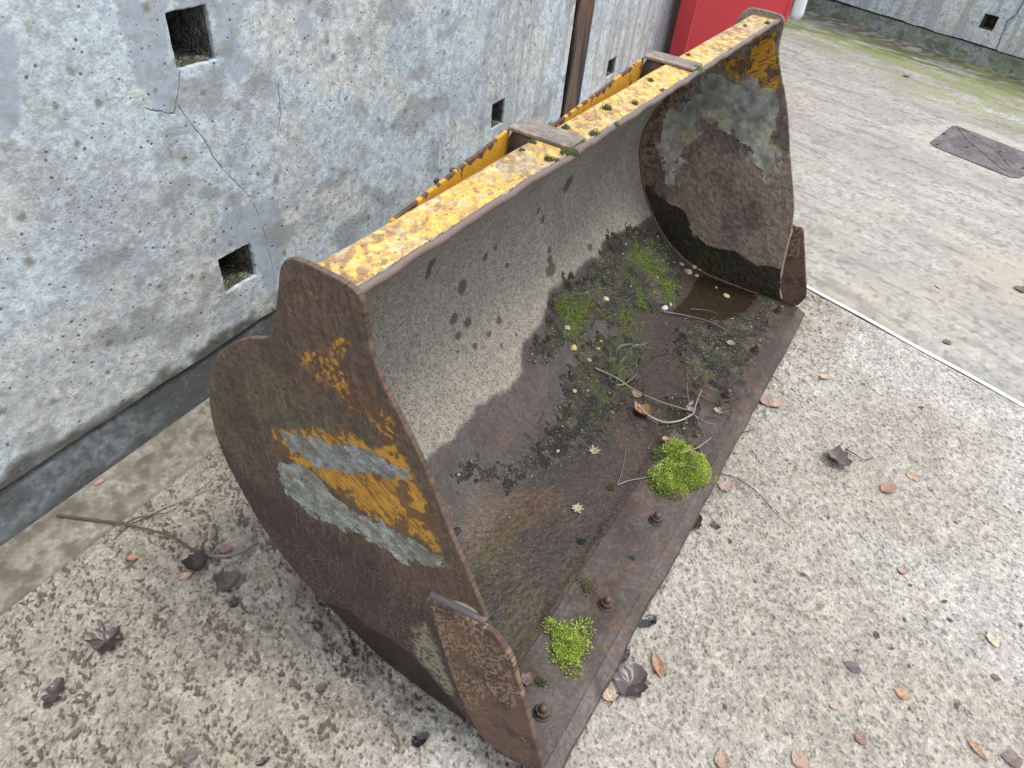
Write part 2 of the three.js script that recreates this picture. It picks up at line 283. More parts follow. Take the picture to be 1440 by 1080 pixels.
function wallTex(seedS, w, h, s0, s1, h0, h1, feat, extra) {
  return makeTex(w, h, s0, s1, h0, h1, (s, y, o) => {
    const S = s + seedS, c = o.c;
    const big = fbm(S * 1.6, y * 1.6, 4), mid = fbm(S * 7, y * 7, 4), fine = fbm(S * 55, y * 55, 3), grit = vn(S * 260, y * 260);
    c[0] = 202; c[1] = 216; c[2] = 227;
    mixc(c, [214, 214, 207], ss(0.47, 0.68, fbm(S * 4.3 + 9, y * 4.3, 5)) * 0.6); mixc(c, [170, 181, 193], ss(0.5, 0.7, mid) * 0.5); mixc(c, [186, 190, 190], ss(0.5, 0.72, big) * 0.4);
    mul(c, 0.83 + 0.3 * fine + 0.18 * (grit - 0.5));
    let hgt = 0.62 + (fine - 0.5) * 0.3 + (mid - 0.5) * 0.08 + 0.12 * (grit - 0.5);
    if (feat) {
      let b = 0; const wob = (fbm(S * 22, y * 22, 3) - 0.5) * 0.05; for (const p of bluePatch) b = Math.max(b, ss(-0.008, 0.012, p.sd(s, y) + wob));
      mixc(c, [160, 171, 186], b * 0.62); hgt = lerp(hgt, 0.6, b * 0.6);
      for (const p of cracks) { const d = p.d(s + (mid - 0.5) * 0.02, y + (fine - 0.5) * 0.012), k = ss(0.0026, 0.0006, d) * ss(0.2, 0.6, vn(S * 22, y * 22)); mixc(c, [104, 103, 98], k * 0.7); hgt -= k * 0.45; }
      const st = ss(1.3, 2.6, s) * ss(0.5, 0.68, fbm(S * 26, y * 2.6, 3)); mixc(c, [150, 158, 162], st * 0.5);           // run-down streaks
      const foot = ss(0.05, 0.0, y - 0.172 + (fbm(S * 12, y * 12, 3) - 0.55) * 0.09); mixc(c, [74, 72, 66], foot * 0.85);  // dark growth along the bottom edge, with an outline of its own
      const smear = ss(0.6, 0.74, fbm(S * 6 + 30, y * 9 + 3, 4)); mixc(c, [136, 138, 138], smear * 0.5);
    } else { const st = ss(0.46, 0.66, fbm(S * 24, y * 2.2, 3)); mixc(c, [160, 162, 160], st * 0.6); }
    if (extra) for (const p of extra) { const d = p.d(s + (mid - 0.5) * 0.05, y, 0.06), k = ss(0.012, 0.003, d); mixc(c, [92, 96, 100], k * 0.8); hgt -= k * 0.3; }
    // blow holes
    let q = cell(S * 34, y * 34); if (q.id > 0.74) { const r = 0.05 + 0.15 * q.id2 * q.id2, k = ss(r, r * 0.4, q.d + (grit - 0.5) * 0.06); mixc(c, [96, 98, 96], k * 0.8); hgt -= k * 0.4; }
    q = cell(S * 80 + 4, y * 60); if (q.id > 0.62) { const k = ss(0.24, 0.06, q.d) * q.id2 * q.id2 * ss(0.35, 0.65, vn(S * 5 + 8, y * 5)); mixc(c, [104, 106, 104], k); hgt -= k * 0.25; }
    q = cell(S * 9 + 3, y * 9); if (q.id > 0.68) { const k = ss(0.10 + 0.08 * q.id2, 0.02, q.d + (fine - 0.5) * 0.12); mixc(c, [120, 117, 108], k * 0.7); hgt -= k * 0.06; }
    const fl = fbm(S * 30 + 50, y * 44, 3); mixc(c, [156, 157, 152], ss(0.62, 0.74, fl) * 0.45); o.h = hgt; o.r = 0.9;
  }, { bump: 0.006, k: 0.74 });
}
const wallMat = wallTex(0, 1792, 768, -0.7, 3.3, 0.1, 1.82, true);
const wallMat2 = wallTex(31.7, 1024, 512, 3.4, 6.6, 0.1, 1.7, false);
const farCrack = [new Path([[1439, 0], [1432, 14], [1428, 22], [1416, 34], [1408, 50], [1400, 72]].map(q => onFar(...q)))];
const wallMatF = wallTex(77.3, 1024, 512, -2.2, 1.2, 0.1, 1.8, false, farCrack);
const hollow = flat(128, 130, 124, 0.95);
const shadeGrimeTex = (sd, a, b) => makeTex(128, 128, 0, 1, 0, 1, (x, y, o) => { const n = fbm(x * 5 + sd, y * 7, 4), f = fbm(x * 24, y * 24 + sd, 3); o.c[0] = a[0]; o.c[1] = a[1]; o.c[2] = a[2]; mixc(o.c, b, ss(0.42, 0.62, n)); mul(o.c, 0.65 + 0.6 * f); o.h = f; }, { bump: 0.02 });
const shadeGrime = shadeGrimeTex(4, [138, 138, 134], [92, 90, 82]), shadeGrimeSill = shadeGrimeTex(9, [158, 164, 154], [96, 98, 76]);  // dark tones put the shade inside the pockets into the colour, with grime
function ragged(s0, s1, h0, h1, amp, n = 9) {             // hole outline with small chips
  const out = [], e = (ax, ay, bx, by) => { for (let i = 0; i < n; i++) { const t = i / n, k = i === 0 ? 0.5 : 1; out.push(new THREE.Vector2(lerp(ax, bx, t) + rr(-amp, amp) * k, lerp(ay, by, t) + rr(-amp, amp) * k)); } };
  e(s0, h0, s0, h1); e(s0, h1, s1, h1); e(s1, h1, s1, h0); e(s1, h0, s0, h0); return out;
}
function wallPanel(place, s0, s1, h0, h1, holes, depth, mat, parent, bottomAmp = 0.006) {
  const sh = new THREE.Shape(), nb = Math.round((s1 - s0) / 0.03), bot = [];
  for (let i = 0; i <= nb; i++) { const s = lerp(s0, s1, i / nb); bot.push([s, h0 + (fbm(s * 9 + s0 * 3, 3.3, 4) - 0.5) * bottomAmp * 5 + (vn(s * 60, 9) - 0.5) * bottomAmp]); }
  sh.moveTo(bot[0][0], bot[0][1]); for (let i = 1; i < bot.length; i++) sh.lineTo(bot[i][0], bot[i][1]);
  const ne = 24; for (let i = 0; i <= ne; i++) sh.lineTo(s1 + (vn(i * 0.9, s1) - 0.5) * 0.008, lerp(bot[nb][1] + 0.005, h1, i / ne)); sh.lineTo(s0, h1);
  for (const r of holes) sh.holes.push(new THREE.Path(ragged(...r, 0.0022)));
  const g = new THREE.ExtrudeGeometry(sh, { depth: depth - 0.008, bevelEnabled: true, bevelThickness: 0.004, bevelSize: 0.004, bevelOffset: -0.004, bevelSegments: 2 });
  const p = g.attributes.position, uv = g.attributes.uv;
  for (let i = 0; i < p.count; i++) { const s = p.getX(i), h = p.getY(i), n = p.getZ(i) - depth + 0.004, q = mat.userData.uv(s - n * 0.6, h + n * 0.4), v = place(s, h, n); p.setXYZ(i, v.x, v.y, v.z); uv.setXY(i, q[0], q[1]); }
  g.computeVertexNormals();
  for (const [a, b, c, d] of holes) {                     // lining of each pocket, recess shade painted in with the grime
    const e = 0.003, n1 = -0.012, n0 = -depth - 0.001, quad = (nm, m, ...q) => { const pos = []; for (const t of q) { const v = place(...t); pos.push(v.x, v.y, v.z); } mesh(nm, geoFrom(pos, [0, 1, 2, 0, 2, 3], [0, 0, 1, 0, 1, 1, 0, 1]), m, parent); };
    quad('pocket_side', shadeGrime, [a + e, c, n0], [a + e, d, n0], [a + e, d, n1], [a + e, c, n1]); quad('pocket_side', shadeGrime, [b - e, c, n0], [b - e, d, n0], [b - e, d, n1], [b - e, c, n1]);
    quad('pocket_side', shadeGrime, [a, d - e, n0], [b, d - e, n0], [b, d - e, n1], [a, d - e, n1]); quad('pocket_back', shadeGrime, [a, c, n0 + 0.003], [b, c, n0 + 0.003], [b, d, n0 + 0.003], [a, d, n0 + 0.003]); quad('pocket_sill', shadeGrimeSill, [a, c + e, n0], [b, c + e, n0], [b, c + e, n1], [a, c + e, n1]);
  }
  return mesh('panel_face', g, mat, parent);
}
function backing(place, s0, s1, h0, h1, n0, n1, parent, mat, name = 'panel_back') {
  const P = [[s0, h0, n0], [s1, h0, n0], [s1, h1, n0], [s0, h1, n0], [s0, h0, n1], [s1, h0, n1], [s1, h1, n1], [s0, h1, n1]].map(a => place(...a)), pos = [], idx = [];
  for (const f of [[3, 2, 1, 0], [4, 5, 6, 7], [0, 1, 5, 4], [2, 3, 7, 6], [1, 2, 6, 5], [3, 0, 4, 7]]) { const b = pos.length / 3; for (const k of f) pos.push(P[k].x, P[k].y, P[k].z); idx.push(b, b + 1, b + 2, b, b + 2, b + 3); }
  return mesh(name, geoFrom(pos, idx), mat, parent);
}
{
  const p1 = thing('concrete_wall_panel', 'large pale concrete wall panel with square pockets and fine cracks behind the yellow bucket', 'wall panel');
  wallPanel(wallP, -2.2, S1, 0.168, 1.8, holeRects, 0.19, wallMat, p1, 0.0028);
  backing(wallP, -2.18, S1 - 0.01, 0.2, 1.79, -0.25, -0.192, p1, hollow);
  const p2 = thing('concrete_wall_panel', 'streaked concrete wall panel between the rusty steel post and the red cabinet', 'wall panel');
  wallPanel(wallP, 3.497, 9.3, 0.16, 1.7, [[3.912, 4.055, 0.285, 0.40], [3.912, 4.055, 1.05, 1.18]], 0.19, wallMat2, p2, 0.003);
  backing(wallP, 3.5, 9.28, 0.19, 1.69, -0.25, -0.192, p2, hollow);
  const p3 = thing('concrete_wall_panel', 'bluish concrete end wall panel with one square pocket and a slanting crack', 'wall panel');
  const hq = [[1385, 18.5], [1405, 24], [1394.5, 44.5], [1375.5, 39]].map(q => onFar(...q)), hs = hq.map(q => q[0]), hh = hq.map(q => q[1]);
  const r = [(hs[0] + hs[3]) / 2, (hs[1] + hs[2]) / 2, (hh[2] + hh[3]) / 2, (hh[0] + hh[1]) / 2];
  wallPanel(farP, -1.9, 5, 0.17, 1.7, [r], 0.19, wallMatF, p3, 0.005);
  backing(farP, -1.88, 5, 0.2, 1.69, -0.25, -0.192, p3, hollow);
}
// plinths the panels stand on
const plinthMat = makeTex(2048, 128, -0.7, 3.3, 0, 0.2, (s, y, o) => {
  const c = o.c, fine = fbm(s * 60, y * 60, 3), wet = fbm(s * 5.5, y * 9 + 3, 4); c[0] = 120; c[1] = 127; c[2] = 131; mul(c, 0.62 + 0.6 * fine);
  const d = ss(0.44, 0.56, wet + (fine - 0.5) * 0.16); mixc(c, [80, 84, 86], d * 0.8); mixc(c, [150, 158, 162], ss(0.7, 0.85, fbm(s * 60, y * 60, 2)) * 0.25); o.h = fine; o.r = 0.85 - 0.35 * d;
}, { bump: 0.003, rough: true });
function plinth(place, s0, s1, parent, mat, top = 0.153) {
  const pr = [[0.012, -0.03], [0.010, 0.004], [0.004, 0.03], [-0.004, 0.075], [-0.010, 0.12], [-0.016, top - 0.006], [-0.024, top], [-0.2, top + 0.004]];
  const pos = [], uv = [], idx = [], n = 140, m = pr.length;
  for (let i = 0; i <= n; i++) { const s = lerp(s0, s1, i / n); let L = 0; for (let k = 0; k < m; k++) { if (k) L += Math.hypot(pr[k][0] - pr[k - 1][0], pr[k][1] - pr[k - 1][1]); const w = (fbm(s * 3, k * 0.4, 3) - 0.5) * 0.012, v = place(s, pr[k][1] + (k >= 4 ? w : 0), pr[k][0] + w * 0.6); pos.push(v.x, v.y, v.z); uv.push(...mat.userData.uv(s, Math.min(L, 0.19))); } }
  for (let i = 0; i < n; i++) for (let k = 0; k < m - 1; k++) { const a = i * m + k; idx.push(a, a + m, a + 1, a + 1, a + m, a + m + 1); }
  return mesh('concrete_plinth', geoFrom(pos, idx, uv), mat, parent);
}
tag(plinth(wallP, -2.2, 9.3, null, plinthMat), 'low damp concrete plinth under the wall panels behind the bucket', 'plinth');
const plinthFar = makeTex(1024, 64, -2, 2, 0, 0.2, (s, y, o) => { const c = o.c, fine = fbm(s * 50, y * 50, 3); c[0] = 150; c[1] = 160; c[2] = 156; mul(c, 0.75 + 0.35 * fine); mixc(c, [110, 126, 92], ss(0.5, 0.65, fbm(s * 9, y * 14, 3)) * 0.6); mixc(c, [92, 90, 84], ss(0.55, 0.7, fbm(s * 14 + 5, y * 20, 3)) * 0.6); o.h = fine; }, { bump: 0.004 });
tag(plinth(farP, -1.9, 5, null, plinthFar, 0.158), 'greenish concrete plinth under the bluish end wall', 'plinth');

// rusty post between the panels
function rustTex(w, h, x1, y1, base, alt, opt) {
  return makeTex(w, h, 0, x1, 0, y1, (x, y, o) => {
    const c = o.c, a = fbm(x * 14 + opt.s, y * 14 * (opt.an ?? 1), 4), b = fbm(x * 70, y * 70 * (opt.an ?? 1) + opt.s, 3), g = vn(x * 400, y * 400); c[0] = base[0]; c[1] = base[1]; c[2] = base[2];
    mixc(c, alt, ss(0.4, 0.66, a)); mul(c, 0.72 + 0.45 * b + 0.16 * (g - 0.5)); mixc(c, [150, 92, 56], ss(0.62, 0.75, fbm(x * 30 + 9, y * 30 * (opt.an ?? 1), 3)) * (opt.or ?? 0.35)); o.h = b; o.r = 0.75;
  }, { bump: opt.bump ?? 0.0015, r: opt.r ?? 0.72, k: opt.k });
}
const postMat = rustTex(256, 512, 0.3, 1.7, [112, 88, 74], [58, 56, 62], { s: 3, an: 0.15, or: 0.5 });
{
  const post = thing('steel_post', 'rusty brown steel post standing between two concrete wall panels', 'post');
  const L = (s0, s1, n0, n1, nm) => { const m = backing(wallP, s0, s1, 0.03, 1.78, n0, n1, post, postMat, nm), g = m.geometry, p = g.attributes.position, uv = []; for (let i = 0; i < p.count; i++) uv.push((p.getX(i) - 3.2) / 0.3 + p.getZ(i) * 2, p.getY(i) / 1.7); g.setAttribute('uv', new THREE.Float32BufferAttribute(uv, 2)); };
  L(3.272, 3.492, -0.012, 0.004, 'flange'); L(3.376, 3.388, -0.19, -0.013, 'web'); L(3.262, 3.492, -0.21, -0.191, 'flange');
}

// ================================================================== THE BUCKET
const BW = 2.4, T = 0.012;
const outline = spline([[-0.655, 1.133], [-0.645, 1.168], [-0.630, 1.19], [-0.61, 1.2], [-0.57, 1.203], [-0.52, 1.202], [-0.497, 1.2], [-0.48, 1.192], [-0.471, 1.175], [-0.467, 1.14], [-0.46, 1.09], [-0.442, 1.042], [-0.418, 0.999], [-0.378, 0.934], [-0.341, 0.863], [-0.289, 0.742], [-0.242, 0.642], [-0.179, 0.50], [-0.155, 0.40], [-0.137, 0.244], [-0.098, 0.11], [-0.07, 0.03], [-0.075, 0.006], [-0.14, 0.003], [-0.234, 0.006], [-0.382, 0.014], [-0.468, 0.02], [-0.508, 0.031], [-0.6, 0.075], [-0.693, 0.125], [-0.762, 0.165], [-0.81, 0.21], [-0.85, 0.264], [-0.887, 0.328], [-0.938, 0.458], [-0.96, 0.552], [-0.96, 0.625], [-0.952, 0.68], [-0.94, 0.726], [-0.909, 0.81], [-0.862, 0.878], [-0.808, 0.933], [-0.76, 0.968], [-0.716, 0.99], [-0.697, 1.008], [-0.684, 1.035], [-0.670, 1.084]], 220, true).slice(0, -1);
const profile = spline([[-0.492, 1.178], [-0.57, 1.098], [-0.66, 1.012], [-0.76, 0.918], [-0.838, 0.83], [-0.893, 0.735], [-0.918, 0.66], [-0.930, 0.59], [-0.925, 0.53], [-0.908, 0.470], [-0.867, 0.367], [-0.817, 0.286], [-0.745, 0.199], [-0.685, 0.145], [-0.622, 0.105], [-0.55, 0.073], [-0.47, 0.053], [-0.38, 0.0475], [-0.26, 0.0465], [-0.2, 0.0485], [-0.178, 0.0525], [-0.15, 0.0536], [-0.01, 0.0536]], 120);
const arc = [0]; for (let i = 1; i < profile.length; i++) arc.push(arc[i - 1] + Math.hypot(profile[i][0] - profile[i - 1][0], profile[i][1] - profile[i - 1][1]));
const ARC = arc[arc.length - 1];
function atArc(s) { let i = 1; while (i < arc.length - 1 && arc[i] < s) i++; const t = clamp((s - arc[i - 1]) / (arc[i] - arc[i - 1]), 0, 1), a = profile[i - 1], b = profile[i]; const dz = b[0] - a[0], dy = b[1] - a[1], l = Math.hypot(dz, dy); return { z: lerp(a[0], b[0], t), y: lerp(a[1], b[1], t), nz: -dy / l, ny: dz / l }; }
// pixel -> (x, arc length) on the inside of the bent sheet
function onSheet(px, py) {
  const d = ray(px, py); let best = 1e9, out = null;
  for (let i = 1; i < profile.length; i++) {
    const [az, ay] = profile[i - 1], ez = profile[i][0] - az, ey = profile[i][1] - ay, det = d.z * -ey + ez * d.y; if (Math.abs(det) < 1e-9) continue;
    const bz = az - C.z, by = ay - C.y, t = (bz * -ey + ez * by) / det, u = (d.z * by - d.y * bz) / det;
    if (u >= 0 && u <= 1 && t > 0 && t < best && arc[i] > 0.55) { best = t; out = [C.x + d.x * t, arc[i - 1] + u * (arc[i] - arc[i - 1])]; }
  }
  return out || (() => { const q = onY(px, py, 0.0536); return [q.x, ARC - 0.005]; })();
}
const S = (...a) => a.map(q => onSheet(...q));
const sheetPoint = (x, s, off = 0) => { const q = atArc(s); return new THREE.Vector3(x, q.y + q.ny * off, q.z + q.nz * off); };

// --- near end plate: rust, remains of yellow paint, grey cement crust, wet foot
const NP = (ox, oy, k, ...a) => a.map(([x, y]) => { const v = onX(ox + x / k, oy + y / k, 0); return [v.z, v.y]; });
const K = 2.571, A7 = (...a) => NP(280, 340, K, ...a), A8 = (...a) => NP(360, 660, K, ...a);
const yMain = new Poly([...A7([262, 690], [290, 668], [420, 678], [560, 698], [625, 738], [700, 722], [770, 815], [800, 890], [850, 980]), ...A8([640, 225], [668, 300], [640, 292], [590, 262], [530, 232], [470, 200], [410, 175], [360, 130], [310, 100], [255, 62], [200, 5]), ...A7([440, 858], [350, 805], [280, 742])]);
const g1 = new Poly(A7([292, 690], [345, 688], [400, 702], [470, 735], [560, 738], [640, 755], [705, 805], [770, 822], [772, 868], [680, 862], [620, 832], [540, 842], [480, 832], [420, 822], [385, 790], [370, 760], [320, 735]));
const g2 = new Poly([...A7([285, 795], [330, 795], [400, 822], [440, 858], [470, 890], [510, 935], [580, 985], [640, 1015]), ...A8([420, 190], [480, 200], [520, 235], [600, 272], [650, 312], [684, 346], [640, 348], [595, 335], [545, 345], [500, 318], [430, 262], [330, 220], [240, 182], [160, 132], [110, 84], [92, 24]), ...A7([310, 880])]);
const ySpots = [A7([350, 395], [410, 388], [452, 420], [442, 482], [400, 470], [368, 440]), A7([465, 458], [520, 458], [530, 510], [510, 555], [468, 510]), A7([505, 370], [550, 378], [548, 412], [508, 402]), A7([520, 545], [560, 560], [605, 570], [602, 612], [558, 622], [528, 592]), A7([340, 178], [392, 178], [388, 210], [348, 206]), A7([490, 420], [510, 350], [520, 400], [500, 470]), A7([590, 520], [640, 590], [690, 650], [720, 730], [650, 710], [620, 640])].map(p => new Poly(p));
const wetNear = new Poly([...A8([90, 330], [160, 410], [250, 478], [340, 508], [400, 568], [480, 608], [560, 668], [640, 758], [700, 826], [760, 900], [760, 1080], [0, 1080], [0, 300])]);
const whiteMark = new Poly(A8([676, 460], [730, 472], [790, 503], [808, 524], [760, 517], [705, 490]));
const pale = new Poly(A8([565, 585], [612, 560], [640, 620], [680, 720], [715, 822], [690, 805], [640, 742], [580, 668]));
const scratch = (a, b, ang, f1, f2) => { const c0 = Math.cos(ang), s0 = Math.sin(ang); return fbm((a * c0 + b * s0) * f1, (-a * s0 + b * c0) * f2, 3); };
const scr = []; for (let i = 0; i < 380; i++) { const z = rr(-0.62, -0.14), y = rr(0.62, 0.86) - (z + 0.6) * 0.45 + (rnd() < 0.25 ? rr(0, 0.25) : 0), a = rnd() < 0.7 ? rr(-0.75, -0.35) : rr(-1.6, 0.5), l = rr(0.015, 0.09); const m = rr(-0.004, 0.004); scr.push([new Path([[z, y], [z + Math.cos(a) * l * 0.5 + m, y + Math.sin(a) * l * 0.5], [z + Math.cos(a) * l, y + Math.sin(a) * l]]), rr(0.0009, 0.0022)]); }
const scratchMask = (z, y) => { let k = 0; for (const [p, w] of scr) { if (z < p.x0 - 0.003 || z > p.x1 + 0.003 || y < p.y0 - 0.003 || y > p.y1 + 0.003) continue; const v = ss(w, w * 0.3, p.d(z, y)); if (v > k) k = v; } return k; };
const plateMat = makeTex(896, 1120, -0.98, 0.04, -0.02, 1.23, (z, y, o) => {
  const c = o.c, big = fbm(z * 4 + 5, y * 4, 4), mid = fbm(z * 18, y * 18, 4), fine = fbm(z * 110, y * 110, 3), g = vn(z * 520, y * 520);
  const br = scratch(z, y, 0.25, 160, 18);
  c[0] = 102; c[1] = 81; c[2] = 67;
  const lowT = ss(0.62, 0.42, y + 0.35 * (z + 0.5) + (big - 0.5) * 0.25 + (mid - 0.5) * 0.1);
  mixc(c, [76, 58, 54], lowT);
  mixc(c, [112, 102, 76], ss(0.42, 0.62, fbm(z * 5 + 20, y * 6, 4)) * ss(0.42, 0.55, y) * ss(0.98, 0.8, y) * 0.7);
  mixc(c, [66, 58, 52], ss(0.5, 0.68, mid) * 0.4); mul(c, 0.55 + 0.5 * fine + 0.3 * br + 0.3 * (g - 0.5) + 0.1 * mid); mixc(c, [142, 124, 104], ss(0.62, 0.74, scratch(z, y, -0.08, 170, 16)) * 0.28);
  let hgt = 0.5 + (fine - 0.5) * 0.5 + (mid - 0.5) * 0.2, rough = 0.72;
  const sp = cell(z * 130, y * 130); if (sp.id > 0.5) mixc(c, [176, 162, 146], ss(0.3, 0.08, sp.d) * 0.8 * (0.25 + 0.75 * lowT) * ss(0.35, 0.6, vn(z * 14, y * 14 + 6)));
  const sp2 = cell(z * 70 + 5, y * 70); if (sp2.id > 0.75) mixc(c, [46, 38, 34], ss(0.2, 0.05, sp2.d) * 0.7);
  const wob = (fbm(z * 26, y * 26, 5) - 0.5) * 0.09;
  const pal = ss(-0.012, 0.012, pale.sd(z, y) + wob * 0.4); mixc(c, [150, 147, 122], pal * (0.3 + 0.7 * ss(0.36, 0.48, fine)) * 0.95);
  // yellow paint, scratched through
  const pw = ss(0.0, 0.006, whiteMark.sd(z, y) + wob * 0.1); mixc(c, [226, 224, 196], pw * 0.85);
  let ym = ss(-0.010, 0.010, yMain.sd(z, y) + wob * 0.55), spots = 0; for (const p of ySpots) spots = Math.max(spots, ss(-0.012, 0.010, p.sd(z, y) + wob * 0.7));
  const sm = ym > 0 || spots > 0 ? scratchMask(z, y) : 0, flake = fbm(z * 30 + 8, y * 30, 5) + (fine - 0.5) * 0.25, worn = ss(0.62, 0.56, flake) * ss(0.0, 0.32, yMain.sd(z, y) * 12 + (flake - 0.5) * 1.6 + 0.25) * (1 - 0.85 * sm);
  const yk = ym * (0.12 + 0.88 * worn), sk = spots * ss(0.46, 0.58, fbm(z * 150 + (mid - 0.5) * 3, y * 120 + 8, 3)) * ss(0.4, 0.55, fbm(z * 40, y * 40 + 3, 3)) * (1 - 0.85 * sm) * 0.85;
  const yl = [212, 156, 52]; yl[0] *= 0.86 + 0.25 * fine; yl[1] *= 0.82 + 0.32 * fine;
  mixc(c, [116, 74, 46], Math.max(ym, spots) * 0.45); mixc(c, yl, Math.max(yk, sk)); if (yk > 0.5) { hgt = lerp(hgt, 0.66, yk); rough = 0.55; }
  // cement crust
  const wob2 = wob * 0.45 + (fbm(z * 90, y * 90, 3) - 0.5) * 0.03, k1 = ss(-0.003, 0.004, g1.sd(z, y) + wob2), k2 = ss(-0.003, 0.004, g2.sd(z, y) + wob2), ce = Math.max(k1, k2);
  if (ce > 0) { const q = [164, 168, 160]; if (k1 > k2) { q[0] = 150; q[1] = 156; q[2] = 160; } const n = fbm(z * 60, y * 80, 5) * 0.8 + 0.2 * g; const nk = 0.5 + 0.9 * n + 0.3 * (g - 0.5); q[0] *= nk; q[1] *= nk; q[2] *= nk; mixc(q, [120, 112, 96], ss(0.6, 0.72, fbm(z * 20 + 9, y * 20, 3)) * 0.6); mixc(c, q, ce * 0.95); hgt = lerp(hgt, 0.72 + 0.5 * (n - 0.5), ce); rough = lerp(rough, 0.92, ce); }
  const wet = ss(-0.003, 0.004, wetNear.sd(z, y) + wob * 0.12); mixc(c, [42, 32, 28], wet * 0.95); rough = lerp(rough, 0.42, wet);
  o.h = hgt; o.r = rough;
}, { bump: 0.004, rough: true });

// --- far end plate, seen from inside
const FP = (ox, oy, k, ...a) => a.map(([x, y]) => { const v = onX(ox + x / k, oy + y / k, BW - T); return [v.z, v.y]; });
const B4 = (...a) => FP(760, 0, 3.6, ...a), B5 = (...a) => FP(840, 0, 2.347, ...a);
const yFar = new Poly(B4([930, 330], [1040, 240], [1200, 130], [1225, 180], [1190, 260], [1195, 350], [1165, 465], [1110, 440], [1085, 370], [1040, 375], [985, 425], [950, 385]));
const gFar = new Poly(B4([640, 565], [740, 520], [830, 400], [900, 372], [980, 420], [1050, 400], [1120, 450], [1195, 500], [1195, 640], [1198, 870], [1150, 905], [1100, 862], [1050, 780], [1020, 690], [980, 650], [940, 675], [880, 650], [830, 590], [800, 640], [790, 700], [720, 780], [690, 850], [640, 930], [610, 850], [598, 700]));
const wetFar = new Poly([...B5([160, 600], [200, 645], [290, 705], [312, 768], [370, 812], [450, 832], [520, 872], [600, 882], [700, 905], [700, 1080], [100, 1080])]);
const farMat = makeTex(768, 960, -0.98, 0.04, -0.02, 1.23, (z, y, o) => {
  const c = o.c, big = fbm(z * 5 + 1, y * 5 + 8, 4), mid = fbm(z * 20 + 3, y * 20, 4), fine = fbm(z * 95, y * 95, 3), g = vn(z * 480, y * 480);
  const pit = fbm(z * 60 + (mid - 0.5) * 2, y * 60 + 40, 3);
  c[0] = 150; c[1] = 135; c[2] = 123; mixc(c, [102, 89, 84], ss(0.42, 0.64, big) * 0.7); mul(c, 0.66 + 0.3 * fine + 0.38 * pit + 0.12 * (g - 0.5)); let hgt = 0.45 + (pit - 0.5) * 0.9 + (fine - 0.5) * 0.3, rough = 0.72;
  const q0 = atArcNear(z, y), orr = ss(0.12, 0.02, q0 + (mid - 0.5) * 0.14); mixc(c, [150, 118, 84], orr * ss(0.4, 0.6, fbm(z * 34, y * 34, 3)) * 0.85); mixc(c, [70, 52, 42], orr * ss(0.56, 0.66, fbm(z * 60 + 5, y * 60, 2)) * 0.8);
  const wob = (fbm(z * 28, y * 28, 5) - 0.5) * 0.11, sc1 = scratch(z, y, -0.95, 120, 9);
  const ym = ss(-0.012, 0.012, yFar.sd(z, y) + wob), yk = ym * ss(0.62, 0.54, fbm(z * 42 + 2, y * 42, 5)) * (1 - 0.7 * ss(0.6, 0.65, scratch(z, y, -0.95, 200, 22))); mixc(c, [96, 60, 40], ym * 0.6); mixc(c, [216 * (0.85 + 0.3 * fine), 158 * (0.82 + 0.36 * fine), 40], yk); hgt = lerp(hgt, 0.66, yk);
  const ce = ss(-0.003, 0.005, gFar.sd(z, y) + wob); if (ce > 0) { const n = fbm(z * 36, y * 36, 5) * 0.85 + 0.15 * g, q = [198, 199, 186]; mixc(q, [168, 173, 167], ss(0.45, 0.62, fbm(z * 8 + 3, y * 8, 3))); mixc(q, [184, 180, 140], ss(0.63, 0.67, fbm(z * 14, y * 14 + 20, 3)) * 0.8); mul(q, 0.56 + 0.76 * n); mixc(c, q, ce * 0.92); hgt = lerp(hgt, 0.4 + 1.1 * (n - 0.3), ce); rough = lerp(rough, 0.93, ce); }
  const wet = ss(-0.004, 0.006, wetFar.sd(z, y) + wob * 0.3); mixc(c, [40, 36, 31], wet * 0.85); rough = lerp(rough, 0.38, wet);
  const mo = wet * ss(0.55, 0.7, fbm(z * 40, y * 40 + 9, 3)); mixc(c, [58, 66, 34], mo * 0.7);
  o.h = hgt; o.r = rough;
}, { bump: 0.006, rough: true });
function atArcNear(z, y) { let b = 9; for (let i = 20; i < profile.length - 20; i += 4) { const d = Math.hypot(profile[i][0] - z, profile[i][1] - y); if (d < b) b = d; } return b; }

// --- inside of the bent sheet: dry grey above, a wet edge line, rust and silt stains on the floor
const dryLine = new Poly([...S([930, 296], [916, 304], [890, 320], [869, 326], [846, 343], [840, 362], [814, 374], [803, 390], [772, 409], [768, 430], [760, 452], [737, 483], [733, 522], [713, 549], [686, 557], [671, 573], [669, 584], [644, 604], [636, 615], [606, 640]), [-0.3, onSheet(600, 642)[1] + 0.02], [-0.3, ARC + 0.3], [2.8, ARC + 0.3], [2.8, onSheet(930, 292)[1]]]);
const spotsIn = [[650, 403, 7, 11], [638, 449, 6, 8], [658, 453, 6, 8], [644, 472, 5, 6], [702, 451, 4, 6], [763, 309, 3, 6], [798, 258, 4, 8], [683, 361, 3, 6], [697, 348, 2, 5], [757, 296, 2, 5], [714, 373, 3, 4], [668, 487, 4, 6], [688, 470, 4, 4], [705, 487, 2, 4], [643, 495, 2, 3], [773, 352, 3, 6], [774, 366, 4, 8], [775, 380, 8, 9], [606, 372, 4, 8], [602, 385, 3, 6], [726, 470, 2, 3], [830, 347, 4, 5]].map(([x, y, a, b]) => { const c = onSheet(x, y), e = onSheet(x + a, y), f = onSheet(x, y + b); return [c[0], c[1], Math.max(0.004, Math.hypot(e[0] - c[0], e[1] - c[1])), Math.max(0.004, Math.hypot(f[0] - c[0], f[1] - c[1]))]; });
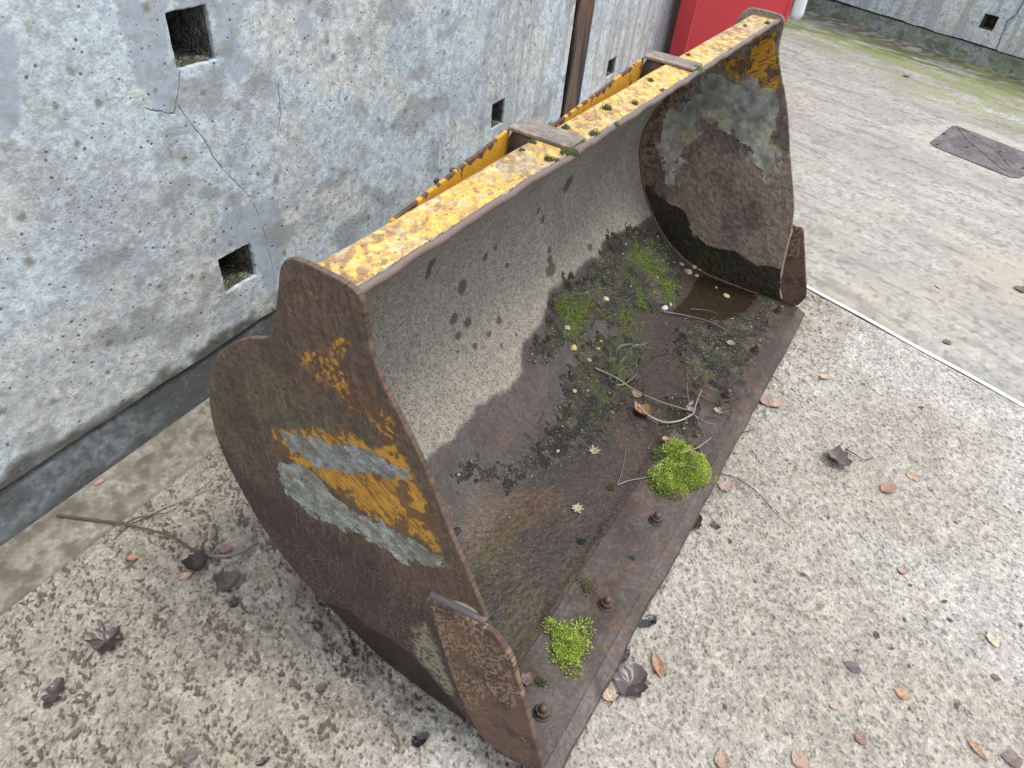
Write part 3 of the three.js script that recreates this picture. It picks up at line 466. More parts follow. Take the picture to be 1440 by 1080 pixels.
const orangeFloor = new Poly(S([690, 690], [760, 680], [800, 700], [770, 740], [720, 760], [690, 800], [655, 780], [660, 730]));
const inPolys = (ps, x, s, m) => { let b = -1; for (const p of ps) { const d = p.sd(x, s, m); if (d > b) b = d; } return b; };
const mud = [
  S([862, 328], [848, 356], [837, 381], [807, 392], [779, 417], [773, 439], [762, 476], [746, 492], [748, 512], [776, 500], [796, 487], [820, 475], [832, 453], [851, 445], [857, 466], [880, 452], [907, 436], [934, 440], [951, 423], [957, 389], [948, 362], [929, 331], [895, 322]),
  S([820, 488], [848, 470], [880, 470], [907, 484], [904, 520], [884, 550], [867, 590], [836, 616], [811, 640], [772, 668], [733, 682], [711, 693], [690, 682], [669, 676], [642, 693], [633, 668], [644, 646], [672, 629], [686, 650], [711, 655], [739, 632], [758, 607], [778, 585], [794, 560], [790, 532], [806, 510]),
  S([950, 462], [985, 458], [1040, 440], [1087, 439], [1092, 456], [1080, 480], [1060, 514], [1048, 545], [1030, 575], [1010, 570], [1004, 545], [985, 548], [968, 520], [948, 492]),
  S([930, 560], [960, 555], [985, 575], [1000, 610], [970, 620], [940, 610]),
  S([1060, 395], [1098, 406], [1108, 420], [1090, 440], [1060, 424])].map(p => new Poly(p));
const sheetMat = makeTex(1536, 1024, 0, BW, 0.5, ARC, (x, s, o) => {
  const c = o.c, big = fbm(x * 3, s * 3 + 5, 4), mid = fbm(x * 14, s * 14, 4), fine = fbm(x * 90, s * 90, 3), g = vn(x * 420, s * 420), run = fbm(x * 60, s * 5, 3);
  c[0] = 164; c[1] = 159; c[2] = 148; mixc(c, [140, 135, 126], ss(0.42, 0.66, big) * 0.6); mixc(c, [176, 172, 160], ss(0.55, 0.7, run) * 0.45); mixc(c, [146, 118, 96], ss(0.52, 0.68, fbm(x * 20 + 7, s * 12, 3)) * ss(1.05, 1.35, s) * 0.5);
  mul(c, 0.78 + 0.32 * fine + 0.3 * (g - 0.5)); let hgt = 0.55 + (fine - 0.5) * 0.35, rough = 0.72;
  const p = cell(x * 85, s * 85); const dens = 0.45 + 0.4 * fbm(x * 4 + 30, s * 4, 2); if (p.id < dens) { const k = ss(0.26, 0.12, p.d) * (0.45 + 0.55 * p.id2); mixc(c, [54, 47, 40], k * 0.95); hgt -= k * 0.3; }
  for (const q of spotsIn) { const dx = (x - q[0]) / q[2], ds = (s - q[1]) / q[3]; if (dx * dx + ds * ds < 4) { const k = ss(1.15, 0.7, Math.sqrt(dx * dx + ds * ds) + (fine - 0.5) * 0.4); mixc(c, [84, 75, 68], k * 0.85); } }
  const wob = (fbm(x * 14, s * 14, 5) - 0.5) * 0.04, wet = ss(-0.012, 0.016, dryLine.sd(x, s, 0.08) + wob);
  if (wet > 0) {
    const q = [92, 84, 83]; mixc(q, [72, 59, 53], ss(1.25, 1.5, s + (mid - 0.5) * 0.25)); const rust = fbm(x * 9 + 4, s * 9, 4);
    mixc(q, [102, 72, 58], ss(0.52, 0.72, rust) * ss(1.2, 1.4, s) * ss(1.5, 0.9, x) * 0.7); mixc(q, [60, 52, 46], ss(0.48, 0.64, fbm(x * 7 + 50, s * 7, 4)) * ss(1.2, 1.4, s) * 0.75);
    const og = ss(-0.03, 0.03, orangeFloor.sd(x, s) + wob); mixc(q, [108, 78, 56], og * 0.75); mixc(q, [92, 86, 56], ss(0.45, 0.6, fbm(x * 11 + 80, s * 11, 3)) * ss(1.4, 1.55, s) * ss(0.75, 0.5, x) * 0.6);
    mul(q, 0.6 + 0.5 * fine + 0.4 * (g - 0.5) + 0.12 * (mid - 0.5)); const gr = cell(x * 130 + 3, s * 130); if (gr.id > 0.8) mixc(q, [176, 160, 136], ss(0.24, 0.06, gr.d) * 0.8 * ss(1.25, 1.4, s)); if (gr.id < 0.2) mixc(q, [34, 30, 28], ss(0.3, 0.1, gr.d) * 0.8);
    const md = ss(-0.03, 0.03, inPolys(mud, x, s, 0.08) + (mid - 0.5) * 0.14 + (fine - 0.5) * 0.1); if (md > 0) { const w = [50, 47, 43]; mul(w, 0.4 + 1.2 * fine); if (gr.id > 0.6) mixc(w, [150, 142, 122], ss(0.3, 0.08, gr.d) * gr.id2); mixc(q, w, md * 0.85); }
    mixc(c, q, wet); rough = lerp(rough, 0.64 - 0.16 * ss(0.45, 0.62, big), wet); hgt = lerp(hgt, 0.5 + (fine - 0.5) * 0.7 + 0, wet);
  }
  o.h = hgt; o.r = rough;
}, { bump: 0.0026, rough: true });

// --- yellow paint chipped to rust and primer
function yellowTex(w, h, x1, y1, sd, wear) {
  return makeTex(w, h, 0, x1, 0, y1, (x, y, o) => {
    const c = o.c, wx = (fbm(x * 90, y * 90, 2) - 0.5) * 0.007, wy = (fbm(x * 90 + 9, y * 90 + 4, 2) - 0.5) * 0.007, p = (x + wx) * 0.81 + (y + wy) * 0.59, q0 = (y + wy) * 0.81 - (x + wx) * 0.59, big = fbm(p * 11 + sd, q0 * 11, 4), mid = fbm(p * 55 + sd, q0 * 70, 5), fine = fbm(p * 130, q0 * 130 + sd, 3), g = vn(p * 460, q0 * 460);
    c[0] = 240; c[1] = 196; c[2] = 94; mixc(c, [240, 212, 144], ss(0.45, 0.7, fbm(x * 12, y * 12 + sd, 3)) * 0.5); mul(c, 0.76 + 0.36 * fine + 0.22 * (g - 0.5));
    mixc(c, [196, 142, 84], ss(0.5, 0.64, fbm(p * 64 + 5, q0 * 80 + sd, 4)) * 0.5);
    const gone = ss(wear, wear + 0.09, big * 0.4 + mid * 0.6 + (fine - 0.5) * 0.25 + 0.14 * Math.exp(-Math.pow((x - 0.62) / 0.08, 2)) * (y < 0.11 ? 1 : 0) + 0.04 * ss(0.7, 1.0, x) + 0.1 * ss(1.7, 2.1, x) + 0.07 * ss(0.16, 0.05, x)), far = fbm(p * 22 + 3, q0 * 22 + sd, 3);
    const q = [132, 102, 86]; mixc(q, [160, 151, 141], ss(0.38, 0.52, far)); mul(q, 0.75 + 0.45 * fine); mixc(c, q, gone * 0.72); mixc(c, [140, 104, 74], ss(0.57, 0.66, fbm(p * 38 + 11, q0 * 100, 4)) * 0.5);
    const pale = ss(0.62, 0.74, fbm(p * 34 + 60, q0 * 34, 4)); mixc(c, [214, 206, 190], pale * 0.45);
    const dk = cell(x * 60, y * 60 + sd); if (dk.id > 0.72) mixc(c, [92, 62, 40], ss(0.22 * dk.id2 + 0.06, 0.03, dk.d) * 0.85);
    o.h = lerp(0.65, 0.35 + 0.3 * fine, gone); o.r = 0.6 + 0.25 * gone;
  }, { bump: 0.0015, rough: true });
}
const beamMat = yellowTex(2048, 224, 2.4, 0.26, 3, 0.55);
const gussetMat = makeTex(1024, 256, 0, 0.8, 0, 0.2, (x, y, o) => {
  const c = o.c, fine = fbm(x * 120, y * 120, 3), e = 0.2 - y; c[0] = 222; c[1] = 164; c[2] = 32; mul(c, 0.88 + 0.2 * fine);
  const n = fbm(x * 42, y * 26, 4), rust = ss(0.006, 0.002, e - (n - 0.5) * 0.045) + ss(0.74, 0.78, fbm(x * 40 + 8, y * 40, 3)); const q = [92, 66, 54]; mul(q, 0.7 + 0.6 * fine); mixc(c, q, Math.min(1, rust)); o.h = rust > 0.5 ? 0.3 : 0.7; o.r = 0.6;
}, { bump: 0.001 });
const rustDark = rustTex(512, 512, 0.5, 0.5, [106, 90, 84], [76, 64, 60], { s: 5, or: 0.25, r: 0.6 });
const rustFlat = rustTex(512, 256, 0.3, 0.15, [150, 136, 126], [132, 122, 116], { s: 15, or: 0.3 });
const cutterMat = makeTex(640, 768, -0.4, 0.05, 0, 0.56, (z, y, o) => {
  const c = o.c, mid = fbm(z * 18, y * 18, 4), fine = fbm(z * 120, y * 120, 3), sp = fbm(z * 190 + 5, y * 140, 2); c[0] = 112; c[1] = 88; c[2] = 74; mixc(c, [88, 68, 62], ss(0.45, 0.65, mid)); mul(c, 0.75 + 0.45 * fine);
  const k = ss(0.5, 0.58, sp) * ss(0.36, 0.52, fbm(z * 9, y * 9 + 3, 3)) * ss(0.02, 0.2, y + (mid - 0.5) * 0.2); mixc(c, [168, 144, 112], k * 0.8); mixc(c, [122, 92, 70], ss(0.5, 0.7, fbm(z * 24, y * 24 + 50, 3)) * 0.45); o.h = 0.5 + 0.3 * k + 0.3 * (fine - 0.5); o.r = 0.72;
}, { bump: 0.003 });
const bladeMat = makeTex(2048, 192, 0, BW, -0.2, 0.06, (x, z, o) => {
  const c = o.c, big = fbm(x * 5 + 9, z * 5, 4), mid = fbm(x * 22, z * 22, 4), fine = fbm(x * 110, z * 110, 3); c[0] = 86; c[1] = 73; c[2] = 67; mixc(c, [72, 54, 46], ss(0.45, 0.66, big)); mixc(c, [112, 101, 97], ss(0.56, 0.72, fbm(x * 9, z * 16 + 4, 3)) * 0.5); mixc(c, [62, 52, 47], ss(0.46, 0.62, fbm(x * 16, z * 16 + 8, 5)) * 0.65); mixc(c, [104, 72, 56], ss(0.55, 0.7, fbm(x * 20 + 40, z * 26, 4)) * 0.5); mul(c, 0.62 + 0.55 * fine + 0.25 * (vn(x * 420, z * 420) - 0.5));
  o.h = 0.5 + 0.4 * (fine - 0.5) + 0.3 * (mid - 0.5); o.r = 0.42 + 0.25 * ss(0.4, 0.6, big);
}, { bump: 0.0018, rough: true });

const bucket = thing('loader_bucket', 'large rusty loader bucket with worn yellow top beam lying on the concrete', 'bucket');
const uvZY = m => (z, y) => m.userData.uv(z, y);
mesh('end_plate', plateZY(outline, 0, T, uvZY(plateMat)), plateMat, bucket).userData.label = 'near end plate, rusty with scraped yellow paint and grey cement crust';
mesh('end_plate', plateZY(outline, BW - T, T, uvZY(farMat)), farMat, bucket).userData.label = 'far end plate, pitted rust with yellow paint and pale crust at its top corner';
{ // bent sheet, 12 mm thick
  const n = profile.length, nx = 160, x0 = T - 0.004, x1 = BW - T + 0.004, pos = [], uv = [], idx = [], th = 0.012;
  const dent = (x, s) => (fbm(x * 2.5, s * 3, 2) - 0.5) * 0.006 * ss(ARC - 0.2, ARC - 0.35, s) + (s < 0.12 ? 0.004 * Math.exp(-Math.pow((x - 0.74) / 0.12, 2)) : 0);
  for (const side of [0, 1]) for (let i = 0; i <= nx; i++) for (let k = 0; k < n; k++) {
    const x = lerp(x0, x1, i / nx), q = atArc(clamp(arc[k], 0.0001, ARC)), off = side ? -th : dent(x, arc[k]) * ss(0, 0.05, arc[k]);
    pos.push(x, q.y + q.ny * off, q.z + q.nz * off); uv.push(...sheetMat.userData.uv(x, arc[k]));
  }
  const at = (s, i, k) => s * (nx + 1) * n + i * n + k;
  for (let i = 0; i < nx; i++) for (let k = 0; k < n - 1; k++) { idx.push(at(0, i, k), at(0, i, k + 1), at(0, i + 1, k), at(0, i + 1, k), at(0, i, k + 1), at(0, i + 1, k + 1)); idx.push(at(1, i, k), at(1, i + 1, k), at(1, i, k + 1), at(1, i + 1, k), at(1, i + 1, k + 1), at(1, i, k + 1)); }
  for (let i = 0; i < nx; i++) for (const k of [0, n - 1]) idx.push(at(0, i, k), at(0, i + 1, k), at(1, i, k), at(1, i, k), at(0, i + 1, k), at(1, i + 1, k));
  mesh('curved_back_sheet', geoFrom(pos, idx, uv), sheetMat, bucket);
}
{ // hollow top beam
  const pr = [[-0.500, 1.181], [-0.592, 1.181], [-0.600, 1.177], [-0.603, 1.168], [-0.603, 1.09]], pos = [], uv = [], idx = [], nx = 120; const m = pr.length;
  for (let i = 0; i <= nx; i++) { let L = 0; const x = lerp(T, BW - T, i / nx); for (let k = 0; k < m; k++) { if (k) L += Math.hypot(pr[k][0] - pr[k - 1][0], pr[k][1] - pr[k - 1][1]); pos.push(x, pr[k][1] + (fbm(x * 6, k, 2) - 0.5) * 0.004, pr[k][0] + (fbm(x * 5, k + 9, 2) - 0.5) * 0.003); uv.push(...beamMat.userData.uv(x, 0.005 + L)); } }
  for (let i = 0; i < nx; i++) for (let k = 0; k < m - 1; k++) { const a = i * m + k; idx.push(a, a + m, a + 1, a + 1, a + m, a + m + 1); }
  mesh('top_beam', geoFrom(pos, idx, uv), beamMat, bucket);
}
const beadMat = flat(120, 103, 97, 0.6);
{ // rolled lip weld along the top front edge, thicker near the middle
  const pts = []; for (let i = 0; i <= 60; i++) { const x = lerp(T, BW - T, i / 60), k = Math.exp(-Math.pow((x - 0.72) / 0.1, 2)) * (x < 0.76 ? 1 : 0.3) * 0.5; pts.push(new THREE.Vector3(x, 1.180 + 0.0015 * Math.sin(i * 2.1) - 0.004 * k, -0.494 + 0.0015 * Math.sin(i * 1.3) + 0.009 * k)); }
  const g = tube(pts, 0.0078, 300, 8, 0.22, 0); mesh('lip_weld', g, beadMat, bucket);
}
// weld beads where the plates meet the sheet
for (const [x, mat, nm] of [[BW - T - 0.004, flat(108, 92, 76, 0.85), 'weld_bead'], [T + 0.004, beadMat, 'weld_bead']]) { const pts = []; for (let i = 26; i < profile.length - 12; i += 3) { const q = atArc(arc[i]); pts.push(new THREE.Vector3(x, q.y + q.ny * 0.003, q.z + q.nz * 0.003)); } mesh(nm, tube(pts, 0.005, 160, 7, 0.7, 0), mat, bucket); }
// cap flats and back gussets
function prism(poly, y0, y1, mat, nm, uvk) { // outline in x-z, vertical sides
  const sh = new THREE.Shape(poly.map(([x, z]) => new THREE.Vector2(x, -z))), g = new THREE.ExtrudeGeometry(sh, { depth: y1 - y0 - 0.003, bevelEnabled: true, bevelThickness: 0.0015, bevelSize: 0.0015, bevelOffset: -0.0015, bevelSegments: 1 });
  g.rotateX(-Math.PI / 2).translate(0, y0 + 0.0015, 0); const p = g.attributes.position, uv = g.attributes.uv, nrm = g.attributes.normal; for (let i = 0; i < p.count; i++) { const q = uvk(p.getX(i), p.getY(i), p.getZ(i)); uv.setXY(i, q[0], q[1]); }
  return mesh(nm, g, mat, bucket);
}
for (const [a, b] of [[0.717, 0.793], [1.492, 1.567]]) prism([[a, -0.503], [b, -0.506], [b + 0.002, -0.67], [a - 0.002, -0.666]], 1.1825, 1.191, rustFlat, 'cap_flat', (x, y, z) => [(x - a) / 0.3 + a, (z + 0.7) / 0.15 + (y - 1.18) * 6]);
const gu = x0 => (x, y, z) => [(x - x0) / 0.8, 1 - (1.181 - y) / 0.2];
for (const [xa, za, xb, zb] of [[0.22, -0.594, 0.722, -0.666], [0.80, -0.600, 1.497, -0.668]]) {
  prism([[xa, za], [xb, zb], [xb, zb - 0.009], [xa, za - 0.009]], 1.095, 1.1815, gussetMat, 'gusset', gu(xa));
  mesh('hook_plate', plateZY(spline([[-0.61, 1.18], [-0.66, 1.18], [-0.70, 1.02], [-0.95, 0.9], [-0.99, 0.7], [-0.98, 0.3], [-0.93, 0.3], [-0.945, 0.6], [-0.93, 0.75], [-0.85, 0.9], [-0.7, 0.99], [-0.61, 1.06]], 60, true).slice(0, -1), xb + 0.004, 0.02, null), rustDark, bucket);
}
{ // cutting edge: a thick flat with a bevelled nose, bolted to the floor
  const pr = [[-0.174, 0.036], [-0.174, 0.050], [-0.168, 0.0545], [-0.05, 0.055], [0.008, 0.055], [0.0105, 0.0515], [0.043, 0.037], [0.048, 0.030], [0.046, 0.003], [-0.05, 0.003]], pos = [], uv = [], idx = [], nx = 220, m = pr.length;
  for (let i = 0; i <= nx; i++) { const x = lerp(0.0005, BW - 0.0005, i / nx), nib = (fbm(x * 12, 2, 4) - 0.5) * 0.012; for (let k = 0; k < m; k++) { const e = k >= 6 && k <= 8 ? nib : 0; pos.push(x, pr[k][1], pr[k][0] + e); uv.push(...bladeMat.userData.uv(x, clamp(pr[k][0], -0.19, 0.055))); } }
  for (let i = 0; i < nx; i++) for (let k = 0; k < m - 1; k++) { const a = i * m + k; idx.push(a, a + 1, a + m, a + m, a + 1, a + m + 1); }
  const e0 = pos.length / 3; for (const i of [0, nx]) for (let k = 0; k < m; k++) { const a = (i * m + k) * 3; pos.push(pos[a], pos[a + 1], pos[a + 2]); uv.push(uv[(i * m + k) * 2], uv[(i * m + k) * 2 + 1]); }
  for (const b of [e0, e0 + m]) for (let k = 1; k < m - 1; k++) idx.push(b, b + k, b + k + 1);
  let g = geoFrom(pos, idx, uv).toNonIndexed(); g.computeVertexNormals(); mesh('cutting_edge', g, bladeMat, bucket);
}
// side cutters on the outside of the end plates
const cutOut = [[-0.332, 0.498], [-0.30, 0.510], [-0.175, 0.532], [-0.165, 0.53], [-0.124, 0.487], [-0.115, 0.47], [0.004, 0.112], [0.006, 0.08], [-0.012, 0.046], [-0.07, 0.012], [-0.16, 0.03], [-0.209, 0.11], [-0.258, 0.244]];
mesh('side_cutter', plateZY(cutOut, -0.0145, 0.014, uvZY(cutterMat), 0.0035), cutterMat, bucket);
const cutFar = [[-0.332, 0.42], [-0.165, 0.423], [-0.115, 0.423], [-0.106, 0.41], [0.014, 0.135], [0.018, 0.11], [0.002, 0.062], [-0.03, 0.04], [-0.16, 0.05], [-0.209, 0.11], [-0.258, 0.244]];
mesh('side_cutter', plateZY(cutFar, BW + 0.0005, 0.014, uvZY(cutterMat), 0.0035), cutterMat, bucket);
{ const pts = [[-0.325, 0.507], [-0.30, 0.514], [-0.24, 0.526], [-0.188, 0.536]].map(([z, y]) => new THREE.Vector3(-0.005, y, z)); mesh('weld_bead', tube(pts, 0.0105, 90, 10, 0.10, 0.1).translate(0.004, -0.003, 0), flat(116, 102, 103, 0.55), bucket); }
{ const pts = [[-0.157, 0.41], [-0.143, 0.3], [-0.13, 0.22], [-0.107, 0.12], [-0.08, 0.07]].map(([z, y]) => new THREE.Vector3(BW - 0.006, y, z)); mesh('weld_bead', tube(pts, 0.006, 50, 7, 0.4, 0), flat(186, 172, 150, 0.6), bucket); }
// bolts: washer, hexagon nut and the worn thread end above it
const boltMat = flat(92, 74, 66, 0.55), boltDark = flat(70, 58, 54, 0.6);
for (let i = 0; i < 7; i++) {
  const x = 0.109 + i * 0.3645, z = -0.058 - (i === 4 ? 0.008 : 0), b = new THREE.Group(); b.name = 'bolt'; b.position.set(x, 0.0545, z); b.rotation.y = rr(0, 3); b.scale.setScalar(1.12); bucket.add(b);
  const lat = pts => new THREE.LatheGeometry(pts.map(p => new THREE.Vector2(...p)), 20);
  mesh('washer', lat([[0.0, 0], [0.021, 0], [0.021, 0.003], [0.019, 0.0045], [0.0, 0.0045]]), boltDark, b);
  const nut = new THREE.CylinderGeometry(0.0165, 0.018, 0.014, 7, 1); nut.translate(0, 0.0115, 0); mesh('nut', nut, boltMat, b);
  mesh('thread_end', lat([[0.0105, 0.017], [0.0115, 0.02], [0.0105, 0.028], [0.008, 0.0325], [0.003, 0.0345], [0, 0.0347]]), boltMat, b);
}
for (const [px, py] of [[617, 253], [640, 238]]) { const v = onY(px, py, 1.178), g = new THREE.SphereGeometry(0.006, 14, 8); g.scale(1.3, 0.9, 0.8); g.translate(v.x, 1.174, v.z - 0.006); mesh('bolt_head', g, flat(46, 42, 42, 0.6), bucket); }

// ================================================================== RED CABINET WITH WHITE PIPE BEYOND THE BUCKET
{
  const red = new THREE.MeshPhysicalMaterial({ roughness: 0.42, clearcoat: 0.5, clearcoatRoughness: 0.25 }); red.color.setRGB(0.60, 0.045, 0.055);
  const cab = thing('metal_cabinet', 'glossy red sheet metal cabinet standing against the wall beyond the bucket', 'cabinet');
  const body = (poly, y0, y1, nm, mat = red) => { const sh = new THREE.Shape(poly.map(([x, z]) => new THREE.Vector2(x, -z))), g = new THREE.ExtrudeGeometry(sh, { depth: y1 - y0, bevelEnabled: true, bevelThickness: 0.004, bevelSize: 0.004, bevelOffset: -0.004, bevelSegments: 2 }); g.rotateX(-Math.PI / 2).translate(0, y0, 0); return mesh(nm, g, mat, cab); };
  body([[5.06, -1.795], [5.0, -1.662], [4.985, -1.652], [4.99, -1.64], [5.01, -1.18], [5.05, -1.005], [5.6, -1.2], [5.6, -1.795]], 0.06, 1.25, 'body');
  body([[5.035, -1.003], [5.035, -0.982], [5.075, -0.994], [5.075, -1.012]], 0.06, 1.25, 'side_flange');
  body([[5.08, -1.78], [5.08, -1.04], [5.58, -1.22], [5.58, -1.78]], 0.0, 0.058, 'base', flat(50, 48, 48, 0.8));
  const a = onX(1121, 18, 5.08), b = new THREE.Vector3(5.08, 1.02, a.z - 0.016);
  const pts = [a, new THREE.Vector3(5.08, 0.86, lerp(a.z, b.z, 0.5)), b, new THREE.Vector3(5.1, 1.1, b.z - 0.03), new THREE.Vector3(5.12, 1.12, -1.0)];
  const g = mergeGeometries([new THREE.TubeGeometry(new THREE.CatmullRomCurve3(pts), 40, 0.046, 18), new THREE.SphereGeometry(0.046, 18, 12).translate(a.x, a.y, a.z)]);
  mesh('pipe', g, flat(244, 248, 255, 0.4), cab).userData.label = 'white round-ended pipe beside the red cabinet';
}
// ================================================================== STEEL COVER IN THE FAR SLAB
{
  const q = [[1308, 200], [1339, 177], [1346, 177], [1446, 216], [1452, 224], [1440, 247], [1434, 250], [1421, 249], [1343, 218], [1314, 206]].map(p => onY(...p, 0.004));
  const cover = thing('access_cover', 'rusty steel access cover let into the brushed concrete slab', 'access cover');
  const mk = (pp, y0, y1, nm, mat) => { const sh = new THREE.Shape(pp.map(v => new THREE.Vector2(v.x, -v.z))), g = new THREE.ExtrudeGeometry(sh, { depth: y1 - y0, bevelEnabled: true, bevelThickness: 0.002, bevelSize: 0.003, bevelOffset: -0.003, bevelSegments: 1 }); g.rotateX(-Math.PI / 2).translate(0, y0, 0); const p = g.attributes.position, uv = g.attributes.uv; for (let i = 0; i < p.count; i++) uv.setXY(i, p.getX(i) * 1.6, p.getZ(i) * 1.6); return mesh(nm, g, mat, cover); };
  const cm = rustTex(512, 512, 0.6, 0.6, [124, 116, 118], [96, 92, 98], { s: 25, or: 0.12, k: 0.6 });
  mk(q, -0.02, 0.005, 'plate', cm);
  mk([[1346, 179], [1362, 188], [1400, 214], [1416, 241], [1408, 238], [1380, 214], [1358, 196]].map(p => onY(...p, 0.006)), 0.004, 0.010, 'raised_rib', cm);
  mk([[1350, 180], [1362, 184], [1408, 218], [1420, 236], [1404, 216], [1364, 188]].map(p => onY(...p, 0.006)), 0.004, 0.009, 'raised_rib', cm);
  const dk = flat(28, 26, 26, 0.9); for (const [x, y] of [[1327, 188], [1318, 203], [1359, 207], [1406, 213], [1439, 236]]) mk([[x - 4, y + 1], [x, y - 1.5], [x + 4, y - 0.5], [x, y + 2]].map(p => onY(...p, 0.007)), 0.003, 0.0062, 'lifting_slot', dk);
}

// ================================================================== SILT, WATER AND GROWTH IN THE BUCKET
const greenZ = [S([880, 345], [905, 355], [930, 378], [925, 395], [900, 385], [880, 365]), S([895, 415], [915, 425], [905, 440], [893, 432]), S([862, 440], [885, 435], [900, 450], [890, 465], [866, 462]), S([780, 420], [830, 425], [825, 455], [800, 485], [785, 450]), S([925, 390], [950, 405], [945, 425], [925, 420]), S([1070, 402], [1098, 410], [1095, 428], [1070, 420])].map(p => new Poly(p));
const mudHeight = (x, s) => { const hi = fbm(x * 75, s * 75, 2), wob = (fbm(x * 26, s * 26, 4) - 0.5) * 0.09 + (hi - 0.5) * 0.05, d = inPolys(mud, x, s, 0.08) + wob, m = ss(-0.02, 0.045, d); const lump = fbm(x * 24 + 4, s * 24, 4), pile = ss(1.0, 1.5, x) * ss(ARC - 0.2, ARC - 0.32, s); return -0.003 + m * (0.0045 + 0.005 * lump + 0.028 * pile * fbm(x * 10, s * 10, 4)) + (hi - 0.5) * 0.003 * (m > 0 ? 1 : 0); };
const siltMat = makeTex(1536, 512, 0, BW, 1.0, ARC, (x, s, o) => {
  const c = o.c, fine = fbm(x * 120, s * 120, 3), mid = fbm(x * 30, s * 30, 4), g = cell(x * 150, s * 150); c[0] = 56; c[1] = 53; c[2] = 47; mixc(c, [32, 31, 29], ss(0.42, 0.56, mid)); mixc(c, [104, 96, 82], ss(0.55, 0.68, fbm(x * 16 + 7, s * 16, 3)) * 0.5);
  mul(c, 0.55 + 0.9 * fine); if (g.id > 0.72) mixc(c, g.id2 > 0.5 ? [168, 160, 138] : [120, 112, 96], ss(0.3, 0.1, g.d) * 0.8);
  const gd = ss(-0.03, 0.03, inPolys(greenZ, x, s, 0.06) + (mid - 0.5) * 0.12); mixc(c, [78, 98, 36], gd * 0.75 * ss(0.3, 0.5, fine)); mixc(c, [76, 86, 44], ss(0.55, 0.65, fbm(x * 24 + 70, s * 24, 3)) * ss(1.0, 1.4, x) * 0.5); o.h = fine * 0.6 + mid * 0.4; o.r = 0.75;
}, { bump: 0.006 });
{
  const nx = 560, ns = 210, s0 = 1.02, pos = [], uv = [], idx = [], id = new Map(), hs = new Float32Array((nx + 1) * (ns + 1));
  const X = i => lerp(0.022, BW - 0.022, i / nx), Sx = j => lerp(s0, ARC - 0.01, j / ns);
  for (let j = 0; j <= ns; j++) for (let i = 0; i <= nx; i++) hs[j * (nx + 1) + i] = mudHeight(X(i), Sx(j));
  const vid = (i, j) => { const k = j * (nx + 1) + i; if (id.has(k)) return id.get(k); const p = sheetPoint(X(i), Sx(j), hs[k] + (hs[k] > 0 ? (vn(i * 0.7, j * 0.7) - 0.5) * 0.004 : 0)); pos.push(p.x, p.y, p.z); uv.push(...siltMat.userData.uv(X(i), Sx(j))); id.set(k, pos.length / 3 - 1); return pos.length / 3 - 1; };
  for (let j = 0; j < ns; j++) for (let i = 0; i < nx; i++) { const k = j * (nx + 1) + i; if (Math.max(hs[k], hs[k + 1], hs[k + nx + 1], hs[k + nx + 2]) > -0.002) { const a = vid(i, j), b = vid(i + 1, j), c = vid(i, j + 1), d = vid(i + 1, j + 1); idx.push(a, c, b, b, c, d); } }
  const m = mesh('silt', geoFrom(pos, idx, uv), siltMat); m.userData.kind = 'stuff'; m.userData.label = 'dark gritty silt and soil lying on the bucket floor'; m.userData.category = 'silt';
}
{ // grit and small stones in the silt
  const g = new THREE.IcosahedronGeometry(1, 0), n = 5200, im = new THREE.InstancedMesh(g, new THREE.MeshStandardMaterial({ roughness: 0.75 }), n), M = new THREE.Matrix4(), q = new THREE.Quaternion(), e = new THREE.Euler(), col = new THREE.Color(); let k = 0, tries = 0;
  while (k < n && tries++ < 200000) {
    const x = rr(0.05, 2.36), s = rr(1.02, ARC - 0.02), d = inPolys(mud, x, s, 0.06) + (fbm(x * 26, s * 26, 4) - 0.5) * 0.09, stray = rnd() < 0.03 && s > 1.3; if (d < -0.006 && !stray) continue;
    const r = (rnd() < 0.05 ? rr(0.003, 0.0065) : rr(0.0008, 0.0026)) * (stray ? 0.7 : 1), p = sheetPoint(x, s, Math.max(mudHeight(x, s), 0) + r * 0.3); e.set(rr(0, 6), rr(0, 6), rr(0, 6)); q.setFromEuler(e);
    M.compose(p, q, new THREE.Vector3(r, r * rr(0.5, 0.9), r * rr(0.6, 1.1))); im.setMatrixAt(k, M); const t = rnd(), b = rr(0.5, 1.1); (t < 0.45 ? col.setRGB(0.06, 0.055, 0.05) : t < 0.75 ? col.setRGB(0.16, 0.14, 0.11) : t < 0.92 ? col.setRGB(0.34, 0.30, 0.23) : col.setRGB(0.5, 0.49, 0.46)).multiplyScalar(b); im.setColorAt(k, col); k++;
  }
  im.count = k; im.name = 'grit'; im.userData = { kind: 'stuff', label: 'fine grit and small stones scattered in the bucket silt', category: 'grit' }; im.castShadow = im.receiveShadow = true; scene.add(im);
}
